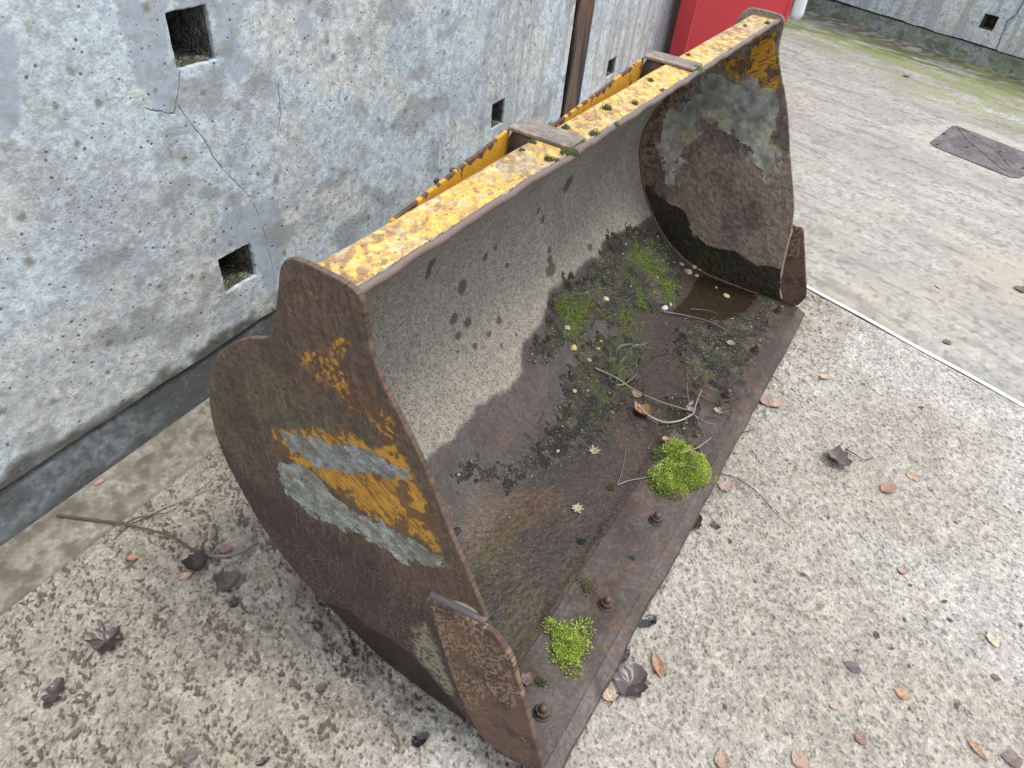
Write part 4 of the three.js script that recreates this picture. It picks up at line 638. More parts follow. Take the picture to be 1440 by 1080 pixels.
// a moss tuft: many short pointed leaflets standing out from a low cushion
function mossGeo(n, R, H, leaf, hue, elong = 1, lean = 0.5, base = null) {
  const pos = [], colr = [], idx = [], lobes = [[0, 0, R * 0.6, H]]; for (let i = 0; i < (n > 250 ? 10 : 2); i++) { const a = rr(0, 6.28), d = rr(0.35, 0.95) * R; lobes.push([Math.cos(a) * d * elong, Math.sin(a) * d, R * rr(0.2, 0.48), H * rr(0.25, 0.9)]); }
  for (let i = 0; i < n; i++) {
    const lb = rnd() < 0.4 ? lobes[0] : lobes[(rnd() * lobes.length) | 0], a = rr(0, 6.283), r = Math.pow(rnd(), 0.6) * (rnd() < 0.06 ? 1.35 : 1), x = lb[0] + Math.cos(a) * r * lb[2] * elong, z = lb[1] + Math.sin(a) * r * lb[2], dome = Math.pow(Math.max(0, 1 - r * r), 0.6), hy = lb[3] * dome * (0.5 + 0.6 * vn(x / R * 5 + 5, z / R * 5 + hue[1] * 40)) * Math.pow(rnd(), 0.4);
    const dir = new THREE.Vector3(Math.cos(a) * r * 1.1 + rr(-lean, lean), 0.75 + rr(-0.2, 0.3), Math.sin(a) * r * 1.1 + rr(-lean, lean)).normalize(), l = leaf * rr(0.6, 1.35), w = l * rr(0.16, 0.28), sd = new THREE.Vector3(rr(-1, 1), rr(-0.3, 0.3), rr(-1, 1)).cross(dir).normalize();
    const p = new THREE.Vector3(x, hy, z), mid = p.clone().addScaledVector(dir, l * 0.5), tip = p.clone().addScaledVector(dir, l); tip.y -= l * 0.15; if (base) { const q = base(x, z); p.y += q; mid.y += q; tip.y += q; }
    const b = pos.length / 3, A = mid.clone().addScaledVector(sd, w), B = mid.clone().addScaledVector(sd, -w); for (const v of [p, A, tip, B]) pos.push(v.x, Math.max(v.y, 0.0005), v.z);
    const t = rnd(), k = rr(0.65, 1.25), br = t < 0.1 ? [hue[0] * 1.2, hue[1] * 0.7, hue[2] * 1.4] : t < 0.35 ? [hue[0] * 0.5, hue[1] * 0.55, hue[2] * 0.6] : hue; for (let j = 0; j < 4; j++) colr.push(br[0] * k, br[1] * k, br[2] * k); idx.push(b, b + 1, b + 3, b + 1, b + 2, b + 3);
  }
  return geoFrom(pos, idx, null, colr);
}
const mossMat = new THREE.MeshPhysicalMaterial({ vertexColors: true, roughness: 0.85, transmission: 0.25, thickness: 0 });
const mossFlat = new THREE.MeshStandardMaterial({ vertexColors: true, roughness: 0.9 });
const BRIGHT = [0.40, 0.54, 0.07], OLIVE = [0.13, 0.15, 0.035], DARK = [0.035, 0.06, 0.014];
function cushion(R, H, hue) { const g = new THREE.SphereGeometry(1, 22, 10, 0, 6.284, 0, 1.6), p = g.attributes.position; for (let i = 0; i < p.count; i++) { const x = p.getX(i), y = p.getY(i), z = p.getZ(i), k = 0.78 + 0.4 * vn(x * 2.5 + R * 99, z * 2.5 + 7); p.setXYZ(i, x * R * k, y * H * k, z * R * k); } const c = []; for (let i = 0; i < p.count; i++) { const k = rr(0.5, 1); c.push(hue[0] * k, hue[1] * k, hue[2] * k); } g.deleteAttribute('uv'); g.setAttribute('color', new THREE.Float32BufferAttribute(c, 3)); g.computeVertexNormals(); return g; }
function moss(px, py, y, R, H, n, leaf, hue, label, group, elong = 1, ang = 0, core = 0.6) {
  const v = y === 's' ? (() => { const q = onSheet(px, py); return sheetPoint(q[0], q[1], Math.max(0, mudHeight(q[0], q[1]))); })() : onY(px, py, y);
  const t = thing('moss_clump', label, 'moss', group); t.position.copy(v); t.rotation.y = ang;
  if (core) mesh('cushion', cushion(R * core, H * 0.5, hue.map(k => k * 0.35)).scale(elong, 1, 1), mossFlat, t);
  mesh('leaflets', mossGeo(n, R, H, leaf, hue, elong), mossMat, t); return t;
}
moss(966, 664, 0.05, 0.125, 0.088, 15000, 0.008, BRIGHT, 'large bright green moss clump hanging over the cutting edge', null, 1.15, -0.25);
moss(797, 906, 0.055, 0.07, 0.026, 4200, 0.0075, BRIGHT, 'bright green moss clump beside the first bolts of the cutting edge', null, 1.2, 0.8, 0.7);
moss(824, 826, 0.055, 0.034, 0.012, 420, 0.006, OLIVE, 'thin olive moss sprig just behind a rusty bolt', null, 1.3, 0.4, 0.4);
moss(818, 762, 's', 0.017, 0.012, 260, 0.005, DARK, 'small dark green moss cushion on the rusty bucket floor');
moss(890, 785, 0.055, 0.013, 0.006, 160, 0.004, [0.10, 0.13, 0.04], 'tiny round moss ring on the cutting edge');
moss(860, 687, 's', 0.018, 0.013, 200, 0.006, OLIVE, 'little olive moss tuft at the end of a thin pale twig');
moss(925, 640, 0.055, 0.03, 0.014, 300, 0.008, [0.15, 0.21, 0.05], 'small trailing moss sprig beside the large moss clump', null, 1.3, 0.5, 0.4);
moss(648, 915, 0, 0.01, 0.005, 60, 0.004, OLIVE, 'speck of moss under the bucket side', null);
moss(760, 960, 0.055, 0.02, 0.008, 120, 0.006, [0.07, 0.11, 0.02], 'small dark moss scrap between bolt and side cutter');
for (const [px, py, w] of [[854, 153, 9], [893, 146, 5], [915, 114, 5], [836, 190, 9], [795, 180, 7], [867, 177, 5], [771, 225, 7], [784, 229, 7], [800, 216, 13], [1027, 71, 5], [1079, 33, 5], [749, 201, 6], [733, 212, 4], [968, 78, 4], [1048, 37, 3], [932, 128, 3], [822, 203, 5]]) { const R = 0.0021 * w * (0.5 + 0.0007 * px); moss(px, py, 1.181, R, R * 0.9, 60 + w * 14, 0.0035, [0.11, 0.15, 0.025], 'small dark green moss cushion on the worn yellow beam', 'moss cushions on the yellow beam', 1.15, px); }
moss(979, 99, 1.181, 0.026, 0.015, 420, 0.005, [0.13, 0.18, 0.03], 'longer moss cushion on the yellow beam against the second cap flat', null, 1.5, 0.1);
{ // low green growth on the silt
  const n = 2600, g = mossGeo(7, 0.005, 0.003, 0.0055, [1, 1, 1]), im = new THREE.InstancedMesh(g, new THREE.MeshStandardMaterial({ roughness: 0.9, vertexColors: true }), n), M = new THREE.Matrix4(), q = new THREE.Quaternion(), col = new THREE.Color(); let k = 0, tr = 0;
  while (k < n && tr++ < 200000) { const x = rr(0.8, 2.36), s = rr(1.05, ARC - 0.16), d = inPolys(greenZ, x, s, 0.05) + (fbm(x * 30, s * 30, 3) - 0.5) * 0.14; if (d < 0.0 && !(rnd() < 0.05 && x > 1 && inPolys(mud, x, s, 0.03) > 0)) continue; const sc = rr(0.5, 1.2), p = sheetPoint(x, s, Math.max(0, mudHeight(x, s)) + 0.001); q.setFromAxisAngle(new THREE.Vector3(0, 1, 0), rr(0, 6)); M.compose(p, q, new THREE.Vector3(sc, sc, sc)); im.setMatrixAt(k, M); const t = rnd(); col.setRGB(0.24 + 0.2 * t, 0.40 + 0.2 * t, 0.06).multiplyScalar(rr(0.5, 1.1)); im.setColorAt(k, col); k++; }
  im.count = k; im.name = 'low_moss'; im.userData = { kind: 'stuff', label: 'low bright green growth spreading over the bucket silt', category: 'moss' }; im.castShadow = im.receiveShadow = true; scene.add(im);
}
{ // shallow water at the far end
  const wp = new Poly([[951, 400], [957, 389], [990, 384], [1018, 396], [1059, 408], [1092, 420], [1085, 440], [1050, 438], [1018, 462], [976, 455], [934, 446], [930, 425]].map(p => { const v = onY(...p, 0.05); return [v.x, v.z]; }));
  const pos = [], idx = [], id = new Map(), nx = 110, nz = 60, X = i => lerp(wp.x0 - 0.02, Math.min(wp.x1 + 0.02, BW - T - 0.001), i / nx), Z = j => lerp(wp.y0 - 0.02, wp.y1 + 0.02, j / nz), lvl = 0.0515;
  const val = (i, j) => wp.sd(X(i), Z(j)) + (fbm(X(i) * 14, Z(j) * 14, 4) - 0.5) * 0.12;
  const vid = (i, j) => { const k = j * 999 + i; if (!id.has(k)) { const d = val(i, j); pos.push(X(i), lvl - 0.014 * ss(0.012, -0.008, d), Z(j)); id.set(k, pos.length / 3 - 1); } return id.get(k); };
  for (let j = 0; j < nz; j++) for (let i = 0; i < nx; i++) if (Math.max(val(i, j), val(i + 1, j), val(i, j + 1), val(i + 1, j + 1)) > -0.006) { const a = vid(i, j), b = vid(i + 1, j), c = vid(i, j + 1), d = vid(i + 1, j + 1); idx.push(a, c, b, b, c, d); }
  const wm = new THREE.MeshPhysicalMaterial({ roughness: 0.03, transmission: 1, thickness: 0, ior: 1.33 }); wm.color.setRGB(0.74, 0.69, 0.58);
  struct('rain_water', geoFrom(pos, idx), wm);
}
// pebbles that can be told apart
function pebble(px, py, y, size, c, label, group) {
  const v = y === 's' ? (() => { const q = onSheet(px, py); return sheetPoint(q[0], q[1], Math.max(0, mudHeight(q[0], q[1]))); })() : onY(px, py, y), d = v.distanceTo(C), r = size * d / F / 2;
  const g = new THREE.IcosahedronGeometry(1, 2), p = g.attributes.position; for (let i = 0; i < p.count; i++) { const x = p.getX(i), yy = p.getY(i), z = p.getZ(i), k = 0.8 + 0.4 * vn(x * 1.6 + px, z * 1.6 + yy * 1.3 + py); p.setXYZ(i, x * k * r, yy * k * r * 0.65, z * k * r * 1.2); } g.computeVertexNormals();
  const m = mesh('pebble', g, flat(...c, 0.7)); m.position.copy(v); m.position.y += r * 0.25; m.rotation.y = px; tag(m, label, 'pebble', group);
}
for (const a of [[934, 434, 10, [214, 222, 228], 'bright white pebble at the edge of the puddle'], [967, 383, 10, [186, 172, 140], 'tan pebble in the puddle near the far end plate'], [848, 423, 8, [216, 214, 204], 'white pebble lying in the green silt pile'], [794, 463, 9, [182, 178, 160], 'pale grey pebble at the lower edge of the green silt'], [806, 490, 10, [206, 190, 140], 'yellowish pebble with a bit of green beside it'], [1021, 417, 8, [190, 184, 140], 'yellow-green pebble half under water near the side cutter']]) pebble(a[0], a[1], 's', a[2], a[3], a[4]);
for (const [x, y, s] of [[826, 509, 6], [839, 493, 5], [842, 483, 4], [984, 380, 6], [958, 372, 6], [979, 388, 6], [1007, 405, 4], [976, 376, 7], [941, 430, 6], [806, 552, 7], [645, 668, 4], [784, 635, 5]]) pebble(x, y, 's', s, [190, 176, 148], 'little beige pebble lying in the bucket silt', 'little pebbles in the silt');
pebble(642, 748, 's', 12, [44, 48, 54], 'black shiny lump by the front edge of the near end plate'); pebble(693, 877, 's', 12, [48, 52, 60], 'dark lump on the bucket floor beside the side cutter weld');

// ================================================================== LEAVES, TWIGS, GRASS
const OUT = {
  ovate: [[1, 0], [0.9, 0.06], [0.76, 0.16], [0.6, 0.24], [0.45, 0.28], [0.3, 0.27], [0.15, 0.19], [0.05, 0.09], [0, 0.01]],
  maple: [[1, 0], [0.86, 0.07], [0.80, 0.16], [0.70, 0.12], [0.60, 0.12], [0.70, 0.30], [0.74, 0.47], [0.60, 0.38], [0.51, 0.28], [0.46, 0.26], [0.43, 0.42], [0.34, 0.56], [0.28, 0.40], [0.25, 0.25], [0.13, 0.30], [0.02, 0.36], [0.07, 0.2], [0.09, 0.08], [0.05, 0.01]],
  oak: [[1, 0], [0.96, 0.1], [0.86, 0.14], [0.79, 0.09], [0.73, 0.11], [0.67, 0.22], [0.57, 0.24], [0.51, 0.14], [0.45, 0.13], [0.39, 0.24], [0.29, 0.25], [0.23, 0.13], [0.15, 0.12], [0.07, 0.09], [0, 0.01]],
  scrap: [[1, 0], [0.93, 0.2], [0.7, 0.28], [0.62, 0.4], [0.4, 0.36], [0.22, 0.42], [0.1, 0.2], [0, 0.03]],
};
const leafMat = new THREE.MeshPhysicalMaterial({ vertexColors: true, roughness: 0.62 });
const leafWet = new THREE.MeshPhysicalMaterial({ vertexColors: true, roughness: 0.34 });
const lin = (r, g, b) => { const gy = (r + g + b) / 3; r = lerp(r, gy, 0.42) * 0.94; g = lerp(g, gy, 0.42) * 0.94; b = lerp(b, gy, 0.42) * 0.94; const c = new THREE.Color().setRGB(r / 255, g / 255, b / 255, THREE.SRGBColorSpace); return [c.r * ALB, c.g * ALB, c.b * ALB]; };
function leafGeo(type, L, wide, rgb, curl, fold, cup) {
  const half = OUT[type], ol = []; for (const [x, y] of half) ol.push([x, y]); for (let i = half.length - 2; i >= 1; i--) ol.push([half[i][0], -half[i][1]]);
  const pts = []; for (let i = 0; i < ol.length; i++) { const a = ol[i], b = ol[(i + 1) % ol.length]; for (let k = 0; k < 3; k++) pts.push([lerp(a[0], b[0], k / 3) + rr(-0.012, 0.012), (lerp(a[1], b[1], k / 3) + rr(-0.012, 0.012)) * wide]); }
  const rings = 5, n = pts.length, cx = 0.42, pos = [], colr = [], idx = [], base = lin(...rgb), s0 = rr(0, 50);
  const put = (x, y) => { const h = curl * (x - 0.45) * (x - 0.45) * 2 + fold * Math.abs(y) + cup * y * y * 4 + (fbm(x * 5 + s0, y * 5, 2) - 0.5) * 0.10; pos.push((x - 0.5) * L, h * L, y * L); const vein = Math.min(Math.abs(y), Math.abs(Math.abs(y) * 1.3 - ((x * 6 + 40) % 1) * 0.16)), k = (0.62 + 0.75 * fbm(x * 7 + s0, y * 7 + 3, 3)) * (vein < 0.012 ? 1.2 : 1), sp = vn(x * 14 + s0, y * 14) > 0.78 ? 0.5 : 1; colr.push(base[0] * k * sp, base[1] * k * sp, base[2] * k * sp); };
  put(cx, 0); for (let r = 1; r <= rings; r++) for (let i = 0; i < n; i++) put(lerp(cx, pts[i][0], r / rings), lerp(0, pts[i][1], r / rings));
  for (let i = 0; i < n; i++) { const j = (i + 1) % n; idx.push(0, 1 + j, 1 + i); for (let r = 0; r < rings - 1; r++) { const a = 1 + r * n + i, b = 1 + r * n + j, c = a + n, d = b + n; idx.push(a, b, c, b, d, c); } }
  const g = geoFrom(pos, idx, null, colr); g.computeBoundingBox(); g.translate(0, -g.boundingBox.min.y, 0); return g;
}
function surf(px, py, y) { if (y === 's') { const q = onSheet(px, py); return sheetPoint(q[0], q[1], Math.max(0, mudHeight(q[0], q[1]))); } return onY(px, py, y); }
function leaf(type, bx, by, tx, ty, y, rgb, label, o = {}) {
  const kk = 0.1; [bx, by, tx, ty] = [lerp(bx, tx, kk), lerp(by, ty, kk), lerp(tx, bx, kk), lerp(ty, by, kk)]; const a = surf(bx, by, y), b = surf(tx, ty, y), L = a.distanceTo(b), t = thing('fallen_leaf', label, 'leaf', o.group);
  t.position.copy(a).lerp(b, 0.5); t.position.y = Math.min(a.y, b.y) + 0.0006; const d = b.clone().sub(a); t.rotation.set(0, Math.atan2(-d.z, d.x), Math.atan2(d.y, Math.hypot(d.x, d.z)), 'YXZ');
  const g = leafGeo(type, L, o.w ?? 1, rgb, o.curl ?? 0.18, o.fold ?? 0.08, o.cup ?? 0.1), m = o.wet ? leafWet : leafMat;
  mesh('blade', g, m, t);
  if (o.stem) { const c = lin(rgb[0] * 0.75, rgb[1] * 0.7, rgb[2] * 0.7), sm = new THREE.MeshStandardMaterial({ roughness: 0.7 }); sm.color.setRGB(...c); mesh('stem', tube([[-0.47, 0.02, 0], [-0.58, 0.04, 0.01], [-0.7, 0.03, 0.05 * o.stem], [-0.5 - 0.42 * Math.abs(o.stem), 0.01, 0.12 * o.stem]].map(p => new THREE.Vector3(p[0] * L, p[1] * L + 0.002, p[2] * L)), 0.0011, 12, 5), sm, t); }
  return t;
}
// left of the bucket
leaf('maple', 128, 922, 178, 878, 0, [84, 60, 58], 'dark wet maple leaf with five pointed lobes lying left of the bucket', { wet: 1, stem: 0.7, curl: 0.3, fold: 0.15, w: 1.25 });
leaf('oak', 62, 1003, 90, 948, 0, [80, 60, 62], 'dark brown lobed oak leaf near the dark maple leaf', { wet: 1, w: 1.2 });
leaf('ovate', 176, 786, 202, 782, 0, [214, 134, 84], 'small orange leaf lying below the brown twig', { w: 1.1 });
leaf('ovate', 130, 684, 154, 672, 0, [204, 150, 118], 'pale orange leaf on the strip beside the plinth', { w: 0.9 });
leaf('scrap', 250, 816, 272, 806, 0, [226, 178, 130], 'tan leaf scrap beside a curled dark leaf', { w: 1 });
leaf('scrap', 268, 782, 290, 812, 0, [84, 62, 54], 'curled dark brown leaf at the fork of the twig', { curl: 0.7, cup: 0.5, w: 1.1 });
leaf('ovate', 252, 786, 276, 782, 0, [208, 160, 130], 'pinkish tan leaf half under the twig fork', { w: 0.9 });
leaf('ovate', 305, 776, 330, 768, 0, [172, 118, 106], 'reddish leaf touching the twig near the bucket', { w: 1.3 });
leaf('scrap', 304, 838, 342, 806, 0, [106, 90, 84], 'crumpled grey-brown leaf beside the rusty end plate', { curl: 0.4, cup: 0.5, w: 1.1 });
leaf('ovate', 298, 815, 314, 806, 0, [62, 70, 66], 'small dark greenish leaf left of the crumpled leaf', { w: 1.6, wet: 1 });
leaf('ovate', 328, 858, 330, 836, 0, [60, 64, 58], 'small dark pointed leaf below the crumpled leaf', { wet: 1, w: 1.2 });
leaf('ovate', 358, 1078, 384, 1064, 0, [76, 58, 56], 'long dark leaf at the left foot of the slab', { wet: 1, fold: 0.3 });
leaf('scrap', 442, 975, 462, 962, 0, [124, 84, 84], 'small dull red leaf scrap left of the bucket floor edge');
leaf('scrap', 576, 1050, 606, 1030, 0, [40, 40, 44], 'black wet leaf scrap close under the side cutter', { wet: 1, curl: 0.12, w: 0.8 });
leaf('scrap', 252, 1072, 284, 1052, 0, [128, 110, 106], 'faded pinkish grey leaf pressed into the slab', { curl: 0.03, cup: 0.02, fold: 0.02 });
// in the bucket
leaf('maple', 838, 642, 832, 624, 's', [196, 166, 134], 'tan maple-like leaflet on the dark silt band', { w: 0.9, curl: 0.1 });
leaf('maple', 807, 708, 818, 726, 's', [196, 190, 138], 'pale yellow-green leaflet on the bare bucket floor', { w: 0.95, curl: 0.15 });
leaf('maple', 934, 682, 918, 662, 's', [206, 164, 150], 'pinkish lobed leaf beside the large moss clump', { w: 1.5, curl: 0.06 });
leaf('ovate', 916, 590, 886, 572, 's', [222, 146, 78], 'curled orange-brown leaf under the pale twigs', { curl: 0.9, cup: 0.7, w: 1.3 });
leaf('ovate', 905, 560, 884, 550, 's', [222, 176, 128], 'small tan leaf caught under the pale twig', { curl: 0.5 });
leaf('ovate', 930, 618, 942, 616, 0.075, [226, 148, 70], 'bright orange leaf tip on top of the moss clump', { w: 1.4 });
leaf('scrap', 926, 424, 914, 412, 's', [200, 124, 74], 'small orange leaf among the green growth', { w: 0.9, curl: 0.4 });
leaf('ovate', 968, 590, 974, 562, 's', [170, 160, 158], 'pale grey dead leaf standing among the thin twigs', { w: 0.7, fold: 0.3 });
leaf('scrap', 960, 582, 984, 572, 's', [98, 58, 56], 'dark red-brown crumpled leaf at the twig tangle', { curl: 0.6, w: 0.8 });
leaf('scrap', 1006, 582, 1014, 574, 0.056, [186, 140, 124], 'small pink leaf scrap on the cutting edge', { w: 1.2 });
leaf('scrap', 1024, 486, 1032, 480, 0.06, [176, 132, 124], 'tiny pink leaf scrap in the black silt', { w: 1.2 });
leaf('scrap', 728, 960, 760, 950, 0.056, [128, 96, 80], 'brown curled scrap between the moss and the side cutter', { curl: 0.5, w: 0.8 });
// open slab right of the bucket
leaf('scrap', 868, 982, 906, 936, 0, [92, 72, 72], 'broad dark wet leaf lying under the cutting edge', { wet: 1, w: 1.1, curl: 0.2, stem: 0.2 });
leaf('ovate', 846, 968, 866, 990, 0, [228, 186, 136], 'flat tan leaf touching the broad dark leaf', { w: 1.4 });
leaf('ovate', 932, 958, 916, 910, 0, [206, 140, 90], 'long curled orange leaf with a dark tip near the cutting edge', { fold: 0.5, w: 0.7 });
leaf('scrap', 926, 866, 896, 884, 0, [38, 38, 42], 'black wet leaf scrap against the cutting edge', { wet: 1, curl: 0.12, w: 0.6 });
leaf('ovate', 874, 936, 888, 905, 0, [50, 48, 52], 'thin black strip of leaf along the nose of the cutting edge', { wet: 1, w: 0.5 });
leaf('ovate', 908, 858, 916, 842, 0, [214, 150, 92], 'small orange leaf tucked under the nose of the cutting edge', { w: 0.8 });
leaf('scrap', 1156, 634, 1196, 664, 0, [134, 106, 100], 'large brown curled leaf on the open slab with a dark forked stem beside it', { curl: 0.35, cup: 0.5, w: 1.0 });
leaf('ovate', 1068, 556, 1090, 576, 0, [188, 140, 116], 'brown oval leaf beside the far half of the cutting edge', { w: 1.5 });
leaf('ovate', 1084, 574, 1100, 560, 0, [222, 166, 128], 'small peach leaf overlapping a brown oval leaf', { w: 1.1 });
leaf('ovate', 1236, 692, 1262, 682, 0, [186, 120, 92], 'reddish brown leaf beside a lighter orange leaf', { w: 1.1 });
leaf('ovate', 1272, 664, 1294, 680, 0, [224, 166, 120], 'light orange leaf beside a reddish brown leaf', { w: 0.9 });
leaf('ovate', 1214, 948, 1182, 928, 0, [112, 92, 98], 'purple-brown pointed leaf with a long thin stem', { w: 1.1, stem: 0.9 });
leaf('ovate', 1282, 984, 1252, 966, 0, [214, 148, 96], 'orange pointed leaf near the purple-brown one', { w: 1.2 });
leaf('ovate', 1200, 1030, 1222, 1050, 0, [176, 112, 94], 'reddish leaf lying between orange leaves at the slab front', { w: 1.4 });
leaf('ovate', 1018, 1088, 1012, 1048, 0, [196, 144, 112], 'orange-brown leaf with toothed edge and thin stem', { w: 1.3, stem: 0.3 });
leaf('ovate', 1112, 1052, 1140, 1092, 0, [206, 154, 120], 'broad peach coloured leaf at the front of the slab', { w: 1.3 });
leaf('ovate', 1356, 1036, 1392, 1076, 0, [206, 138, 84], 'long folded orange leaf', { w: 0.6, fold: 0.5 });
leaf('ovate', 1440, 1072, 1402, 1062, 0, [138, 108, 108], 'mauve-brown leaf with an upright thin stem', { w: 1.5 });
leaf('scrap', 1388, 888, 1404, 914, 0, [224, 200, 158], 'pale straw coloured leaf scrap on the open slab', { w: 0.9, curl: 0.08 });
leaf('scrap', 1392, 948, 1408, 958, 0, [132, 94, 90], 'small dark red leaf on the right of the open slab', { w: 0.9 });
leaf('ovate', 1260, 800, 1278, 808, 0, [200, 150, 118], 'small orange-pink oval leaf in the middle of the open slab', { w: 1.5 });
leaf('scrap', 1164, 986, 1182, 998, 0, [208, 168, 148], 'faded pink leaf scrap', { w: 1.2, curl: 0.05 });
leaf('ovate', 1266, 106, 1284, 110, 0, [132, 84, 66], 'brown curled leaf on the brushed slab near the end wall', { curl: 0.8, w: 0.9 });
leaf('scrap', 1324, 478, 1338, 486, 0, [128, 84, 78], 'dark red-brown leaf on the brushed slab beyond the white strip', { w: 1.2 });
leaf('scrap', 1430, 402, 1440, 414, 0, [132, 94, 88], 'brown leaf on the brushed slab between cover and white strip', { w: 1.3 });
leaf('scrap', 1316, 400, 1326, 408, 0, [206, 176, 166], 'faint pinkish leaf scrap on the brushed slab', { w: 1.2, curl: 0.05 });
leaf('scrap', 1150, 528, 1168, 534, 0, [226, 182, 134], 'small cream-orange leaf beside the cutting edge end', { w: 1.1 });
leaf('scrap', 968, 746, 984, 728, 0, [72, 58, 58], 'dark shrivelled leaf at the corner below the moss clump', { curl: 0.6, wet: 1 });
leaf('scrap', 1010, 690, 1030, 680, 0, [196, 152, 132], 'pinkish leaf under the hanging moss', { w: 1.1 });
leaf('scrap', 998, 734, 1014, 746, 0, [84, 64, 58], 'small brown shrivelled leaf beside the moss clump', { curl: 0.5, w: 0.8 });
// many tiny dark bits: seeds and leaf crumbs on the open slab
for (const [x, y, a, s] of [[1130, 808, 0.4, 15], [1062, 818, 0.8, 12], [1041, 877 + 54, 1.2, 8], [1020, 995, 1.3, 14], [1232, 894, 1.5, 18], [1345, 993, 1.4, 16], [1254, 912, 0, 12], [1278, 937, 1.5, 10], [1336, 872, 0.6, 16], [1328, 846, -0.3, 12], [1272, 872, 1.2, 14], [1165, 728, 1.4, 9], [1344, 735, 0.6, 12], [1434, 720, 0.4, 10], [1280, 823, 0, 10], [1027, 762, 1.4, 11], [1436, 880, 1.4, 10], [1279, 997, 1.5, 10], [1206, 915, 0.2, 10], [1297, 1015, 1, 9], [1310, 690, 0.5, 10], [1296, 573, 0.1, 12], [1214, 540, 0.1, 9], [1130, 536, 0.8, 8], [36, 1012, 0.3, 14], [132, 995, -0.6, 14], [340, 963, 0.2, 8], [205, 800, 0.2, 12], [540, 740, 0, 0]]) if (s) leaf('ovate', x - Math.cos(a) * s * 0.42, y - Math.sin(a) * s * 0.42, x + Math.cos(a) * s * 0.42, y + Math.sin(a) * s * 0.42, 0, [84, 70, 64], 'tiny dark crumb of dead leaf on the rough slab', { group: 'dark leaf crumbs on the rough slab', w: 0.9, curl: 0.3, cup: 0.2 });

// twigs
function twig(pts, y, r, rgb, label, o = {}) {
  const v = pts.map(([x, yy, lift]) => { const p = surf(x, yy, y); p.y += (lift ?? 0.004); return p; });
  const m = new THREE.MeshStandardMaterial({ roughness: 0.75 }); m.color.setRGB(...lin(...rgb)); const t = thing('twig', label, 'twig', o.group); t.position.copy(v[0]);
  mesh('stem', tube(v.map(p => p.clone().sub(v[0])), r, 40, 6, 0.3, o.taper ?? 0.4), m, t);
  for (const b of o.side ?? []) { const w = b.map(([x, yy, lift]) => { const p = surf(x, yy, y); p.y += (lift ?? 0.004); return p.sub(v[0]); }); mesh('side_shoot', tube(w, r * 0.6, 20, 5, 0.3, 0.6), m, t); }
}
twig([[82, 727, 0.008], [130, 733, 0.007], [178, 740, 0.008], [215, 749, 0.01], [245, 758, 0.009], [270, 774, 0.007], [292, 783, 0.006]], 0, 0.0042, [124, 86, 64], 'long brown twig lying from the plinth joint toward the bucket', { taper: 0.1, side: [[[178, 742], [168, 752], [160, 760]], [[178, 738, 0.008], [190, 732, 0.01], [240, 722, 0.01], [262, 706, 0.01]]] });
twig([[292, 783, 0.006], [320, 783, 0.006], [345, 775, 0.008], [362, 764, 0.01]], 0, 0.0048, [150, 142, 144], 'grey twig end touching the bucket side', { side: [[[360, 770, 0.008], [340, 786, 0.006], [312, 800, 0.004]], [[360, 768, 0.01], [359, 740, 0.02], [357, 718, 0.03]]] });
twig([[188, 735, 0.004], [230, 716, 0.006], [275, 698, 0.01], [322, 680, 0.012]], 0, 0.003, [176, 168, 158], 'thin pale straw lying across the joint', { side: [[[235, 728], [236, 715], [234, 700, 0.02]]] });
twig([[276, 694, 0.006], [290, 684, 0.008], [300, 676, 0.01]], 0, 0.0014, [84, 72, 62], 'short dark twiglet beside the pale straw');
twig([[834, 522, 0.006], [862, 538, 0.012], [890, 552, 0.016], [930, 572, 0.022], [968, 584, 0.022]], 's', 0.0044, [178, 158, 132], 'stout pale twig slanting across the bucket silt', { side: [[[880, 545, 0.015], [892, 536, 0.02], [893, 532, 0.02]], [[890, 552, 0.016], [900, 560, 0.01]]] });
twig([[896, 576, 0.02], [912, 590, 0.018], [934, 598, 0.016], [955, 596, 0.016], [972, 588, 0.018]], 's', 0.0042, [214, 188, 156], 'curved pale stalk of the curled orange leaf', { taper: 0.2, side: [[[903, 582, 0.018], [915, 592, 0.01], [925, 598, 0.006]]] });
twig([[972, 588, 0.02], [978, 570, 0.03], [984, 556, 0.03]], 's', 0.003, [178, 166, 142], 'short straw sticking up at the twig tangle', { side: [[[970, 584, 0.02], [964, 560, 0.03], [963, 538, 0.04]], [[974, 590, 0.02], [990, 596, 0.012], [1006, 600, 0.01]], [[976, 592, 0.02], [986, 612, 0.02], [994, 630, 0.02]]] });
twig([[868, 683, 0.004], [882, 678, 0.006], [918, 672, 0.012], [950, 668, 0.05], [975, 676, 0.06], [994, 690, 0.05]], 's', 0.0018, [196, 180, 158], 'long thin pale stem crossing the lobed pink leaf and the moss', { side: [[[868, 683], [873, 668], [878, 645], [880, 628]]] });
twig([[951, 656, 0.075], [970, 652, 0.08], [986, 640, 0.075], [992, 634, 0.07]], 0.055, 0.0026, [190, 178, 132], 'pale straw lying on top of the large moss clump', { side: [[[962, 652, 0.08], [970, 668, 0.075], [976, 680, 0.07]]] });
twig([[968, 612, 0.03], [960, 606, 0.02], [966, 590, 0.02]], 0.055, 0.0016, [130, 112, 88], 'thin bent stem behind the large moss clump');
twig([[1004, 672, 0.02], [1016, 700, 0.01], [1012, 690, 0.01]], 0, 0.0015, [186, 172, 150], 'thin straw hanging from the moss');
twig([[1014, 668, 0.006], [1030, 672, 0.006], [1060, 690, 0.005], [1096, 730, 0.004]], 0, 0.0019, [52, 48, 50], 'long thin dark stem running from the moss over the slab', { side: [[[1032, 674], [1044, 692], [1048, 700]]] });
twig([[1028, 634, 0.006], [1040, 612, 0.006], [1062, 604, 0.005]], 0, 0.002, [70, 66, 66], 'dark curved stem on the slab beside the cutting edge');
